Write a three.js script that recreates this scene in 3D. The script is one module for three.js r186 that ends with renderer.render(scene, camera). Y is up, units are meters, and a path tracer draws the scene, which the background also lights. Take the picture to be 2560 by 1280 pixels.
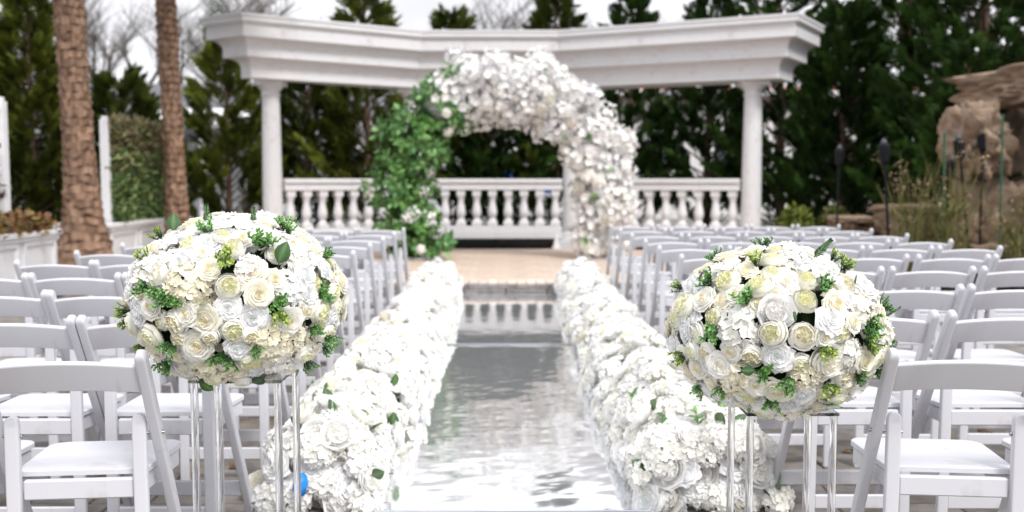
import * as THREE from 'three';
import { mergeVertices } from 'three/addons/utils/BufferGeometryUtils.js';
import { createNoise3D } from 'simplex-noise';

// ------------------------------------------------------------------ camera, sky, sun, exposure
const scene = new THREE.Scene();
const EYE = 1.24;
const camera = new THREE.PerspectiveCamera(28.84, 2, 0.05, 400);
camera.position.set(0, EYE, 0);
camera.rotation.order = 'YXZ';
camera.rotation.x = -0.0754;
camera.rotation.y = -0.0032;
camera.focus = 2.62;
camera.userData.fStop = 2.7;
scene.add(camera);

const renderer = new THREE.WebGLRenderer({ antialias: true });
renderer.toneMapping = THREE.LinearToneMapping;
renderer.toneMappingExposure = 1.42;
renderer.shadowMap.enabled = true;
renderer.shadowMap.type = THREE.PCFSoftShadowMap;

function mulberry(a) {
  return () => { a = (a + 0x6d2b79f5) | 0; let t = Math.imul(a ^ (a >>> 15), 1 | a); t = (t + Math.imul(t ^ (t >>> 7), 61 | t)) ^ t; return ((t ^ (t >>> 14)) >>> 0) / 4294967296; };
}
const noise3 = createNoise3D(mulberry(77));
const fbm = (x, y, z, o = 4) => { let s = 0, a = 0.5, f = 1; for (let i = 0; i < o; i++) { s += a * noise3(x * f, y * f, z * f); a *= 0.5; f *= 2.03; } return s; };

{ // bright overcast: thin cloud everywhere, a little brighter overhead
  const W = 512, H = 256, d = new Float32Array(W * H * 4);
  for (let j = 0; j < H; j++) for (let i = 0; i < W; i++) {
    const el = ((j + 0.5) / H - 0.5) * Math.PI, az = ((i + 0.5) / W - 0.5) * 2 * Math.PI;
    const y = Math.sin(el), x = Math.cos(el) * Math.cos(az), z = Math.cos(el) * Math.sin(az);
    const k = (i + j * W) * 4;
    if (y < -0.02) { d[k] = 0.18; d[k + 1] = 0.17; d[k + 2] = 0.16; d[k + 3] = 1; continue; }
    const c = fbm(x * 2.2, y * 5.5, z * 2.2, 5) * 0.28 + fbm(x * 7, y * 14 + 9, z * 7, 3) * 0.12;
    const b = 0.75 + 0.3 * Math.max(0, y) + c;
    d[k] = b * 0.985; d[k + 1] = b * 0.99; d[k + 2] = b * (1.035 - c * 0.15); d[k + 3] = 1;
  }
  const t = new THREE.DataTexture(d, W, H, THREE.RGBAFormat, THREE.FloatType);
  t.mapping = THREE.EquirectangularReflectionMapping; t.magFilter = THREE.LinearFilter; t.needsUpdate = true;
  scene.background = t; scene.environment = t;
}
const sun = new THREE.DirectionalLight(new THREE.Color(1, 0.97, 0.93), 2.0);
sun.name = 'sun';
sun.position.set(9, 20, 7); sun.target.position.set(0, 0, -8);
sun.castShadow = true; sun.shadow.radius = 30; sun.shadow.mapSize.set(2048, 2048);
Object.assign(sun.shadow.camera, { left: -18, right: 18, top: 18, bottom: -18, near: 1, far: 70 });
scene.add(sun, sun.target);

// ------------------------------------------------------------------ helpers
const V = (x, y, z) => new THREE.Vector3(x, y, z);
const lerp = (a, b, t) => a + (b - a) * t, clamp = (x, a, b) => Math.min(b, Math.max(a, x));
const smooth = (a, b, x) => { const t = clamp((x - a) / (b - a), 0, 1); return t * t * (3 - 2 * t); };
const used = {};
function numbered(name) { const n = used[name] = (used[name] ?? 0) + 1; return n === 1 ? name : name + '_' + String(n - 1).padStart(3, '0'); }
function tag(o, label, category, group, kind) {
  if (label) o.userData.label = label;
  if (category) o.userData.category = category;
  if (group) o.userData.group = group;
  if (kind) o.userData.kind = kind;
  return o;
}
function base(name, x, y, z, turn = 0) {
  const g = new THREE.Group(); g.name = numbered(name); g.position.set(x, y, z); g.rotation.y = turn; scene.add(g); return g;
}
function part(name, geo, mat, parent) {
  const m = new THREE.Mesh(geo, mat); m.name = parent ? name : numbered(name); m.castShadow = m.receiveShadow = true; (parent ?? scene).add(m); return m;
}
function thing(name, geo, mat, label, category, group, kind) { return tag(part(name, geo, mat), label, category, group, kind); }
function copy(src, label) {
  const c = src.clone(); c.name = numbered(src.name.replace(/_\d{3}$/, '')); c.userData = { ...src.userData }; if (label) c.userData.label = label; scene.add(c); return c;
}

// collects grids, boxes, tubes into one geometry
class MB {
  constructor() { this.p = []; this.u = []; this.c = []; this.i = []; this.m = null; }
  vert(x, y, z, u, v, c) {
    if (this.m) { const e = this.m.elements; [x, y, z] = [e[0] * x + e[4] * y + e[8] * z + e[12], e[1] * x + e[5] * y + e[9] * z + e[13], e[2] * x + e[6] * y + e[10] * z + e[14]]; }
    this.p.push(x, y, z); this.u.push(u, v); const k = c ?? [1, 1, 1]; this.c.push(k[0], k[1], k[2]); return this.p.length / 3 - 1;
  }
  at(x, y, z, rx = 0, ry = 0, rz = 0, s = 1) { this.m = new THREE.Matrix4().compose(V(x, y, z), new THREE.Quaternion().setFromEuler(new THREE.Euler(rx, ry, rz, 'YXZ')), V(s, s, s)); return this; }
  off() { this.m = null; return this; }
  grid(fn, nu, nv, col, us = 1, vs = 1) { // fn(u, v) -> [x, y, z]
    const s = this.p.length / 3;
    for (let j = 0; j <= nv; j++) for (let i = 0; i <= nu; i++) { const u = i / nu, v = j / nv, q = fn(u, v); this.vert(q[0], q[1], q[2], u * us, v * vs, typeof col === 'function' ? col(u, v, q) : col); }
    for (let j = 0; j < nv; j++) for (let i = 0; i < nu; i++) { const a = s + j * (nu + 1) + i, b = a + 1, c = a + nu + 1, d = c + 1; this.i.push(a, b, d, a, d, c); }
    return this;
  }
  tri(a, b, c, ua, ub, uc, col) { this.i.push(this.vert(...a, ...ua, col), this.vert(...b, ...ub, col), this.vert(...c, ...uc, col)); }
  flat(pts, col) { // convex flat polygon, wound counter-clockwise seen from outside
    const n = V(0, 0, 0), a = V(...pts[0]);
    for (let i = 1; i + 1 < pts.length; i++) n.add(V(...pts[i]).sub(a).cross(V(...pts[i + 1]).sub(a)));
    n.normalize();
    const t = Math.abs(n.y) > 0.8 ? V(1, 0, 0) : V(0, 1, 0).cross(n).normalize(), b = n.clone().cross(t);
    const s = pts.map((q) => this.vert(...q, t.dot(V(...q)), b.dot(V(...q)), col));
    for (let i = 1; i + 1 < pts.length; i++) this.i.push(s[0], s[i], s[i + 1]);
    return this;
  }
  box(cx, cy, cz, sx, sy, sz, c = 0.004, col) { // chamfered
    const h = [sx / 2, sy / 2, sz / 2]; c = Math.min(c, h[0] * 0.6, h[1] * 0.6, h[2] * 0.6);
    const P = (s, k) => { const r = s.map((q, i) => q * (i === k ? h[i] : h[i] - c)); return [cx + r[0], cy + r[1], cz + r[2]]; };
    const up = (pts, n) => { const A = V(...pts[0]), N = V(...pts[1]).sub(A).cross(V(...pts[2]).sub(A)); if (N.dot(V(...n)) < 0) pts.reverse(); this.flat(pts, col); };
    for (let k = 0; k < 3; k++) for (const s of [-1, 1]) {
      const a = (k + 1) % 3, b = (k + 2) % 3, n = [0, 0, 0]; n[k] = s;
      up([[-1, -1], [1, -1], [1, 1], [-1, 1]].map(([p, q]) => { const v = [0, 0, 0]; v[k] = s; v[a] = p; v[b] = q; return P(v, k); }), n);
    }
    if (c > 0) for (let k = 0; k < 3; k++) { // edges along axis k
      const a = (k + 1) % 3, b = (k + 2) % 3;
      for (const p of [-1, 1]) for (const q of [-1, 1]) {
        const v = (e) => { const r = [0, 0, 0]; r[k] = e; r[a] = p; r[b] = q; return r; }, n = [0, 0, 0]; n[a] = p; n[b] = q;
        up([P(v(-1), a), P(v(1), a), P(v(1), b), P(v(-1), b)], n);
      }
    }
    if (c > 0) for (const x of [-1, 1]) for (const y of [-1, 1]) for (const z of [-1, 1]) { const s = [x, y, z]; up([P(s, 0), P(s, 1), P(s, 2)], s); }
    return this;
  }
  bar(a, b, w, t, c = 0.003, side = V(1, 0, 0), col) { // box from a to b, w wide along side, t thick
    const A = V(...a), B = V(...b), d = B.clone().sub(A), L = d.length(); d.normalize();
    const s = side.clone().addScaledVector(d, -side.dot(d)).normalize(), n = s.clone().cross(d), mid = A.add(B).multiplyScalar(0.5);
    const old = this.m, mm = new THREE.Matrix4().makeBasis(s, d, n).setPosition(mid);
    this.m = old ? old.clone().multiply(mm) : mm; this.box(0, 0, 0, w, L, t, c, col); this.m = old; return this;
  }
  tube(pts, rad, seg = 8, col, cap = true) {
    const P = pts.map((q) => (q.isVector3 ? q : V(...q))), n = P.length; let s = null, prev = null, len = 0;
    for (let k = 0; k < n; k++) {
      const t = P[Math.min(n - 1, k + 1)].clone().sub(P[Math.max(0, k - 1)]).normalize();
      if (!s) s = Math.abs(t.y) < 0.9 ? V(0, 1, 0).cross(t).normalize() : V(1, 0, 0).addScaledVector(t, -t.x).normalize();
      s.addScaledVector(t, -s.dot(t)).normalize();
      const b = t.clone().cross(s), r = typeof rad === 'function' ? rad(k / (n - 1)) : Array.isArray(rad) ? rad[k] : rad; if (k) len += P[k].distanceTo(P[k - 1]);
      const st = this.p.length / 3, cc = typeof col === 'function' ? col(k / (n - 1)) : col;
      for (let i = 0; i <= seg; i++) { const a = (i / seg) * 2 * Math.PI, x = Math.cos(a) * r, y = Math.sin(a) * r; this.vert(P[k].x + s.x * x + b.x * y, P[k].y + s.y * x + b.y * y, P[k].z + s.z * x + b.z * y, (i / seg) * 6.28 * Math.max(r, 0.005), len, cc); }
      if (prev !== null) for (let i = 0; i < seg; i++) this.i.push(prev + i, prev + i + 1, st + i + 1, prev + i, st + i + 1, st + i);
      prev = st;
      if (cap && (k === 0 || k === n - 1) && r > 0.002) { const c0 = this.vert(P[k].x, P[k].y, P[k].z, 0, len, cc); for (let i = 0; i < seg; i++) k === 0 ? this.i.push(c0, st + i + 1, st + i) : this.i.push(c0, st + i, st + i + 1); }
    }
    return this;
  }
  lathe(prof, seg = 24, col, x0 = 0, y0 = 0, z0 = 0) { // prof [[r, y], ...] bottom to top; sharp where a point repeats
    let s0 = null, len = 0;
    for (let k = 0; k < prof.length; k++) {
      const [r, y] = prof[k], sharp = k && prof[k - 1][0] === r && prof[k - 1][1] === y; if (k) len += Math.hypot(r - prof[k - 1][0], y - prof[k - 1][1]);
      const s = this.p.length / 3; for (let i = 0; i <= seg; i++) { const a = (i / seg) * 2 * Math.PI; this.vert(x0 + Math.sin(a) * r, y0 + y, z0 + Math.cos(a) * r, (i / seg) * 6.28 * 0.1, len, col); }
      if (s0 !== null && !sharp) for (let i = 0; i < seg; i++) this.i.push(s0 + i, s0 + i + 1, s + i + 1, s0 + i, s + i + 1, s + i);
      s0 = s;
    }
    return this;
  }
  geo() {
    const g = new THREE.BufferGeometry();
    g.setAttribute('position', new THREE.BufferAttribute(new Float32Array(this.p), 3));
    g.setAttribute('uv', new THREE.BufferAttribute(new Float32Array(this.u), 2));
    g.setAttribute('color', new THREE.BufferAttribute(new Float32Array(this.c), 3));
    g.setIndex(this.i); g.computeVertexNormals();
    return g;
  }
}

// ------------------------------------------------------------------ textures and materials
function pnoise(seed) { // value noise that repeats every P cells
  const r = mulberry(seed), N = 64, t = new Float32Array(N * N).map(() => r());
  return (x, y, P) => { const ix = Math.floor(x), iy = Math.floor(y), fx = x - ix, fy = y - iy, u = fx * fx * (3 - 2 * fx), v = fy * fy * (3 - 2 * fy), g = (a, b) => t[((((b % P) + P) % P) % N) * N + ((((a % P) + P) % P) % N)]; return lerp(lerp(g(ix, iy), g(ix + 1, iy), u), lerp(g(ix, iy + 1), g(ix + 1, iy + 1), u), v); };
}
function texture(n, fn, srgb = true) { // fn(x, y in 0..1) -> [r, g, b] 0..1
  const d = new Uint8Array(n * n * 4);
  for (let j = 0; j < n; j++) for (let i = 0; i < n; i++) { const c = fn(i / n, j / n), k = (i + j * n) * 4; for (let q = 0; q < 3; q++) d[k + q] = clamp(c[q] * 255, 0, 255); d[k + 3] = 255; }
  const t = new THREE.DataTexture(d, n, n); t.wrapS = t.wrapT = THREE.RepeatWrapping; t.magFilter = THREE.LinearFilter; t.minFilter = THREE.LinearMipmapLinearFilter; t.generateMipmaps = true;
  if (srgb) t.colorSpace = THREE.SRGBColorSpace; t.needsUpdate = true; return t;
}
const n1 = pnoise(11), n2 = pnoise(12), n3 = pnoise(13);
const oct = (f, x, y, P, o = 4) => { let s = 0, a = 0.5, t = 0; for (let k = 0; k < o; k++) { s += a * f(x * P, y * P, P); t += a; a *= 0.55; P *= 2; if (P > 64) break; } return s / t; };
const rep = (t, s) => { const c = t.clone(); c.repeat.set(s, s); c.needsUpdate = true; return c; };
const T = {
  stone: texture(512, (x, y) => { const a = oct(n1, x, y, 4, 5), b = oct(n2, x, y, 16, 3), s = smooth(0.62, 0.8, oct(n3, x, y, 6, 4)), v = 0.78 + (a - 0.5) * 0.42 + (b - 0.5) * 0.22; return [v * (1 - 0.06 * s), v * (0.985 - 0.1 * s), v * (0.97 - 0.17 * s)]; }),
  grit: texture(512, (x, y) => { const v = oct(n2, x, y, 16, 3) * 0.6 + n1(x * 64, y * 64, 64) * 0.4; return [v, v, v]; }, false),
  grain: texture(512, (x, y) => { const v = n1(x * 6, y * 64, 64) * 0.5 + n2(x * 12, y * 64, 64) * 0.3 + n3(x * 3, y * 32, 64) * 0.2; return [v, v, v]; }, false),
  smudge: texture(512, (x, y) => { const s = smooth(0.6, 0.82, oct(n1, x, y, 5, 4)) * 0.06 + smooth(0.66, 0.8, oct(n3, x, y, 16, 3)) * 0.05; return [1 - s * 0.8, 1 - s, 1 - s * 1.15]; }),
  soil: texture(512, (x, y) => { const v = 0.5 + (oct(n1, x, y, 8, 4) - 0.5) * 0.9 + (n2(x * 64, y * 64, 64) - 0.5) * 0.5; return [v * 0.3, v * 0.25, v * 0.2]; }),
};
const std = (o) => new THREE.MeshStandardMaterial(o);
const lin = (r, g, b) => new THREE.Color().setRGB(r, g, b);
const M = {
  resin: std({ color: lin(0.63, 0.632, 0.672), roughness: 0.45, map: rep(T.smudge, 1.1), bumpMap: rep(T.grain, 2.2), bumpScale: 0.00015 }),
  paint: std({ color: lin(0.72, 0.713, 0.73), roughness: 0.55, map: rep(T.smudge, 0.7), bumpMap: rep(T.grit, 1.5), bumpScale: 0.0006 }),
  planter: std({ color: lin(0.74, 0.74, 0.76), roughness: 0.55, map: rep(T.smudge, 0.8), bumpMap: rep(T.grit, 1.5), bumpScale: 0.0006 }),
  petal: new THREE.MeshPhysicalMaterial({ color: 0xffffff, vertexColors: true, roughness: 0.9, specularIntensity: 0.4, transmission: 0.28, thickness: 0, side: THREE.DoubleSide }),
  leaf: new THREE.MeshPhysicalMaterial({ color: 0xffffff, vertexColors: true, roughness: 0.55, specularIntensity: 0.5, transmission: 0.15, thickness: 0, side: THREE.DoubleSide }),
  dull: new THREE.MeshPhysicalMaterial({ specularIntensity: 0.3, color: 0xffffff, vertexColors: true, roughness: 0.9 }),
  acrylic: new THREE.MeshPhysicalMaterial({ color: 0xffffff, roughness: 0.02, transmission: 1, thickness: 0.02, ior: 1.49 }),
  mirror: std({ color: lin(0.85, 0.87, 0.9), metalness: 0.79, roughness: 0.05 }),
  soil: new THREE.MeshPhysicalMaterial({ specularIntensity: 0.2, color: lin(0.42, 0.42, 0.42), roughness: 1, map: rep(T.soil, 0.7), bumpMap: rep(T.grit, 0.7), bumpScale: 0.03 }),
  rock: new THREE.MeshPhysicalMaterial({ specularIntensity: 0.25, color: 0xffffff, vertexColors: true, roughness: 0.92, bumpMap: rep(T.grit, 1.6), bumpScale: 0.012 }),
  bark: new THREE.MeshPhysicalMaterial({ specularIntensity: 0.25, color: 0xffffff, vertexColors: true, roughness: 0.95 }),
  steel: std({ color: lin(0.45, 0.45, 0.46), metalness: 1, roughness: 0.35 }),
  black: new THREE.MeshPhysicalMaterial({ specularIntensity: 0.35, color: lin(0.008, 0.009, 0.012), roughness: 0.5 }),
};

// ------------------------------------------------------------------ ground, paving, stage
{
  const g = new MB(); g.flat([[-120, -0.06, 40], [120, -0.06, 40], [120, -0.06, -160], [-120, -0.06, -160]]);
  thing('ground', g.geo(), M.soil, null, null, null, 'structure');
  const road = new MB(); road.flat([[-60, -0.03, -25.5], [60, -0.03, -25.5], [60, -0.03, -34], [-60, -0.03, -34]]);
  thing('road', road.geo(), std({ color: lin(0.3, 0.3, 0.3), roughness: 0.95, map: rep(T.stone, 0.3) }), null, null, null, 'structure');
}
{ // stone paving: courses across the aisle, each stone with its own edges
  const root = base('paving', 0, 0, 0); tag(root, null, null, null, 'structure');
  const bed = new MB(); bed.box(0, -0.03, 2, 9.4, 0.04, 25.6, 0);
  part('joint_bed', bed.geo(), std({ color: lin(0.15, 0.135, 0.115), roughness: 1, bumpMap: rep(T.grit, 2), bumpScale: 0.003 }), root);
  const tones = [[0.42, 0.39, 0.37], [0.375, 0.355, 0.345], [0.45, 0.405, 0.37], [0.35, 0.335, 0.32], [0.4, 0.365, 0.33]].map((c) => std({ color: lin(...c), roughness: 0.82, map: rep(T.stone, 0.9), bumpMap: rep(T.grit, 1.3), bumpScale: 0.0022 }));
  const r = mulberry(5), all = [];
  for (let k = 0, d = 1.9; d < 10.75; k++, d += 0.232) for (let x = -4.6 - r() * 0.3; x < 4.6;) {
    const w = [0.232, 0.232, 0.348, 0.464][Math.floor(r() * 4)]; all.push([x + w / 2, d + 0.116, w, r(), r()]); x += w;
  }
  const seen = all.filter(([x, d]) => Math.abs(x) > 0.5 && d > 3.4 && d < 6.2 && Math.abs(x) < d * 0.53).sort((a, b) => a[1] - b[1]).slice(0, 295);
  const set = new Set(seen), stone = (mb, [x, d, w, q, e]) => {
    const turn = (e - 0.5) * 0.012, y = -0.012 + (q - 0.5) * 0.003;
    mb.at(x, y, -d, (q - 0.5) * 0.006, turn, (e - 0.5) * 0.006).box(0, 0, 0, w - 0.007, 0.024, 0.225, 0.004).off();
    for (let i = mb.s0 ?? 0; i < mb.u.length; i += 2) { mb.u[i] += x * 1.37 + q * 3; mb.u[i + 1] += d * 1.13; } mb.s0 = mb.u.length;
  };
  for (const s of seen) { const mb = new MB(); stone(mb, s); part('paver', mb.geo(), tones[Math.floor(s[3] * 5)], root); }
  const rest = tones.map(() => new MB());
  for (const s of all) if (!set.has(s) && !(Math.abs(s[0]) < 0.3 && s[1] > 2)) stone(rest[Math.floor(s[3] * 5)], s);
  rest.forEach((mb, i) => tag(part('paver_field', mb.geo(), tones[i], root), null, null, null, 'stuff'));
}
const STAGE = 0.13;
{
  const root = base('stage', 0, 0, 0); tag(root, null, null, null, 'structure');
  const brick = texture(512, (x, y) => {
    const ry = Math.floor(y * 10), fx = (x * 5 + (ry % 2) * 0.5) % 1, fy = (y * 10) % 1, bx = Math.floor(x * 5 + (ry % 2) * 0.5);
    const t = n1(bx * 7 + ry * 13, ry * 5 + bx, 64), joint = fx < 0.03 || fy < 0.06, n = oct(n2, x, y, 16, 3) - 0.5;
    const b = joint ? [0.76, 0.68, 0.615] : [0.78 + t * 0.08, 0.7 + t * 0.08, 0.635 + t * 0.08]; return b.map((q) => q + n * 0.12);
  });
  const bm = std({ color: lin(0.92, 0.92, 0.92), roughness: 0.85, map: brick, bumpMap: rep(T.grit, 2), bumpScale: 0.002 });
  const out = [[-4.7, 10.98], [4.7, 10.98], [4.7, 15.3], [1.35, 16.2], [-1.9, 16.2], [-4.6, 15.0]];
  const deck = new MB(), top = out.map(([x, d]) => [x, STAGE, -d]);
  deck.flat(top); out.forEach(([x, d], i) => { const [x2, d2] = out[(i + 1) % 6]; deck.flat([[x, 0, -d], [x2, 0, -d2], [x2, STAGE, -d2], [x, STAGE, -d]]); });
  part('deck', deck.geo(), bm, root);
  const r = mulberry(8), grey = [[0.4, 0.39, 0.4], [0.45, 0.435, 0.44], [0.36, 0.355, 0.36]].map((c) => std({ color: lin(...c), roughness: 0.85, map: rep(T.stone, 1.2), bumpMap: rep(T.grit, 2), bumpScale: 0.004 }));
  const tan = [[0.68, 0.58, 0.5], [0.62, 0.53, 0.46], [0.72, 0.62, 0.54]].map((c) => std({ color: lin(...c), roughness: 0.85, bumpMap: rep(T.grit, 2), bumpScale: 0.003 }));
  for (let c = 0; c < 2; c++) for (let x = -4.7 + c * -0.15; x < 4.6;) { const w = 0.28 + r() * 0.25, mb = new MB(); mb.box(x + w / 2, 0.029 + c * 0.053, -10.93 + (r() - 0.5) * 0.008, w - 0.008, 0.049, 0.1, 0.006); part('riser_stone', mb.geo(), grey[Math.floor(r() * 3)], root); x += w; }
  for (let x = -4.68; x < 4.66; x += 0.106) { const mb = new MB(); mb.box(x + 0.05, 0.123, -10.985, 0.099, 0.034, 0.21, 0.005); part('edge_brick', mb.geo(), tan[Math.floor(r() * 3)], root); }
}

// ------------------------------------------------------------------ colonnade: columns, three balustrades, stepped entablature
const LINE = [[-3.72, 15.72], [-1.64, 17.05], [1.08, 17.05], [3.82, 15.7]]; // column centres (x, distance)
{
  const root = base('colonnade', 0, 0, -16.5);
  tag(root, 'white colonnade with stepped entablature over turned balustrades behind the floral arch', 'colonnade');
  const at = (x, d) => [x, 16.5 - d];
  // entablature: the crown's outline drawn in by s at height y
  const crown = [[-3.88, 14.7], [-1.42, 16.4], [0.79, 16.4], [4.22, 14.7], [5.0, 15.98], [1.2, 17.75], [-1.8, 17.75], [-4.66, 15.25]].map(([x, d]) => at(x, d));
  const inset = (s) => crown.map((p, i) => {
    const a = crown[(i + 7) % 8], b = crown[(i + 1) % 8], e = (u, v) => { const dx = v[0] - u[0], dz = v[1] - u[1], l = Math.hypot(dx, dz); return [dz / l, -dx / l]; };
    const n0 = e(a, p), n1_ = e(p, b), k = 1 + n0[0] * n1_[0] + n0[1] * n1_[1]; return [p[0] + ((n0[0] + n1_[0]) / k) * s, p[1] + ((n0[1] + n1_[1]) / k) * s];
  });
  const cove = (s0, y0, ds, dy) => [1, 2, 3, 4, 5, 6].map((k) => [s0 - ds * (1 - Math.cos((k / 6) * 1.57)), y0 + dy * Math.sin((k / 6) * 1.57)]);
  const skin = (prof, capTop, capBottom) => {
    const mb = new MB(), rings = prof.map(([s, y]) => inset(s).map(([x, z]) => [x, y, z]));
    for (let k = 0; k + 1 < rings.length; k++) for (let i = 0; i < 8; i++) { const j = (i + 1) % 8; mb.flat([rings[k][i], rings[k][j], rings[k + 1][j], rings[k + 1][i]]); }
    for (const [on, ring, up] of [[capTop, rings[rings.length - 1], 1], [capBottom, rings[0], 0]]) if (on) for (const [a, b, c, d] of [[0, 1, 6, 7], [1, 2, 5, 6], [2, 3, 4, 5]]) mb.flat((up ? [a, b, c, d] : [d, c, b, a]).map((q) => ring[q]));
    return mb.geo();
  };
  part('architrave', skin([[0.37, 2.79], [0.37, 2.955], ...cove(0.365, 2.96, 0.15, 0.125)], true, true), M.paint, root);
  part('frieze', skin([[0.205, 3.087], [0.205, 3.225], ...cove(0.2, 3.23, 0.14, 0.125)], true, true), M.paint, root);
  part('cornice', skin([[0.052, 3.357], [0.052, 3.5], [0.06, 3.505], [0.055, 3.53], [0.04, 3.555], [0.012, 3.572], [0, 3.574], [0, 3.615], [0.012, 3.62], [0.012, 3.64], [-0.006, 3.648], [-0.006, 3.685]], true, true), M.paint, root);
  for (const [x, d] of LINE) {
    const [cx, cz] = at(x, d), R = 0.155, sh = new MB();
    sh.grid((u, v) => { const a = u * 2 * Math.PI, t = v, f = 1 - 0.035 * Math.pow(Math.abs(Math.sin(a * 10)), 0.7), r = R * (1 - 0.14 * t * t) * f; return [cx + Math.sin(a) * r, 0.36 + v * 2.2, cz + Math.cos(a) * r]; }, 160, 8, [1, 1, 1], 1, 2.2);
    const col = part('column', sh.geo(), M.paint, root);
    const cap = new MB(); cap.lathe([[0.135, 2.55], [0.15, 2.56], [0.152, 2.58], [0.138, 2.59], [0.138, 2.63], [0.15, 2.65], [0.18, 2.68], [0.2, 2.7], [0.2, 2.715]], 32, [1, 1, 1], cx, 0, cz); cap.at(cx, 2.752, cz, 0, Math.atan2(0, 1)).box(0, 0, 0, 0.43, 0.074, 0.43, 0.006).off();
    part('capital', cap.geo(), M.paint, col);
    const foot = new MB(); foot.lathe([[0.2, 0.24], [0.215, 0.26], [0.2, 0.285], [0.175, 0.3], [0.19, 0.32], [0.18, 0.345], [0.152, 0.36]], 32, [1, 1, 1], cx, 0, cz); foot.box(cx, 0.12, cz, 0.46, 0.24, 0.46, 0.008);
    part('plinth', foot.geo(), M.paint, col);
  }
  for (let k = 0; k < 3; k++) {
    const A = V(at(...LINE[k])[0], 0, at(...LINE[k])[1]), B = V(at(...LINE[k + 1])[0], 0, at(...LINE[k + 1])[1]), L = A.distanceTo(B), dir = B.clone().sub(A).normalize();
    const P = (s, y, o = 0) => [A.x + dir.x * s - dir.z * o, y, A.z + dir.z * s + dir.x * o], side = V(0, 1, 0);
    const hr = new MB(); hr.bar(P(0.17, 1.235), P(L - 0.17, 1.235), 0.075, 0.22, 0.012, side).bar(P(0.17, 1.1775), P(L - 0.17, 1.1775), 0.036, 0.15, 0.004, side).bar(P(0.17, 1.12), P(L - 0.17, 1.12), 0.075, 0.19, 0.008, side);
    part('handrail', hr.geo(), M.paint, root);
    const br = new MB(); br.bar(P(0.17, 0.43), P(L - 0.17, 0.43), 0.07, 0.17, 0.01, side).bar(P(0.17, 0.325), P(L - 0.17, 0.325), 0.14, 0.21, 0.008, side);
    part('bottom_rail', br.geo(), M.paint, root);
    const n = Math.round((L - 0.3) / 0.283), y0 = 0.465, H = 0.618;
    for (let i = 0; i < n; i++) {
      const [x, , z] = P(0.15 + ((L - 0.3) * (i + 0.5)) / n, 0), mb = new MB(), prof = [[0.085, 0], [0.085, 0.1], [0.085, 0.1], [0.08, 0.13], [0.068, 0.165], [0.05, 0.2], [0.05, 0.235], [0.058, 0.25], [0.06, 0.27], [0.074, 0.32], [0.08, 0.37], [0.078, 0.42], [0.07, 0.5], [0.06, 0.58], [0.052, 0.66], [0.05, 0.72], [0.06, 0.76], [0.066, 0.8], [0.068, 0.84]];
      mb.lathe(prof.map(([r, t]) => [r, y0 + t * H]), 20, [1, 1, 1], x, 0, z); mb.at(x, y0 + 0.055 * H, z, 0, Math.atan2(-dir.z, dir.x)).box(0, 0, 0, 0.165, 0.1 * H, 0.165, 0.004); mb.at(x, y0 + 0.92 * H, z, 0, Math.atan2(-dir.z, dir.x)).box(0, 0, 0, 0.145, 0.16 * H, 0.145, 0.004).off();
      part('baluster', mb.geo(), M.paint, root);
    }
  }
}

// ------------------------------------------------------------------ mirrored aisle runner: four loose sheets, each lying a little differently
{
  const root = base('mirror_runner', 0, 0, -6.5);
  tag(root, 'shiny rippled mirror runner covering the aisle between the flower hedges', 'runner');
  const sheets = [ // from, to, height at each end, ripple, grain across and along
    [1.5, 3.6, 0.02, 0.016, 0.0006, 3, 2.2], [3.605, 4.86, 0.024, 0.02, 0.0007, 3, 3.5], [4.865, 7.28, 0.02, 0.03, 0.00065, 4.5, 4.5], [7.285, 10.82, 0.041, 0.014, 0.00035, 2.2, 2.4],
  ];
  for (const [d0, d1, y0, y1, amp, kx, kd] of sheets) {
    const mb = new MB(), nv = Math.round((d1 - d0) / 0.02), h = (x, d) => lerp(y0, y1, (d - d0) / (d1 - d0)) + amp * (fbm(x * kx, d * kd, d0, 2) * 1.6 + fbm(x * 9, d * 11, d0, 2) * 0.85 + noise3(x * kx * 0.4, d * kd * 0.35, d0 + 5) * 1.8);
    mb.grid((u, v) => { const x = lerp(-0.53, 0.53, u), d = lerp(d0, d1, v); return [x, h(x, d), 6.5 - d]; }, 44, nv, [1, 1, 1]);
    const edge = [[-0.53, d0], [0.53, d0], [0.53, d1], [-0.53, d1]];
    for (let i = 0; i < 4; i++) { const a = edge[i], b = edge[(i + 1) % 4], q = ([x, d], dy) => [x, h(x, d) - dy, 6.5 - d]; mb.flat([q(a, 0.007), q(b, 0.007), q(b, 0.0005), q(a, 0.0005)]); }
    part('mirror_sheet', mb.geo(), M.mirror, root);
  }
}

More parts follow.
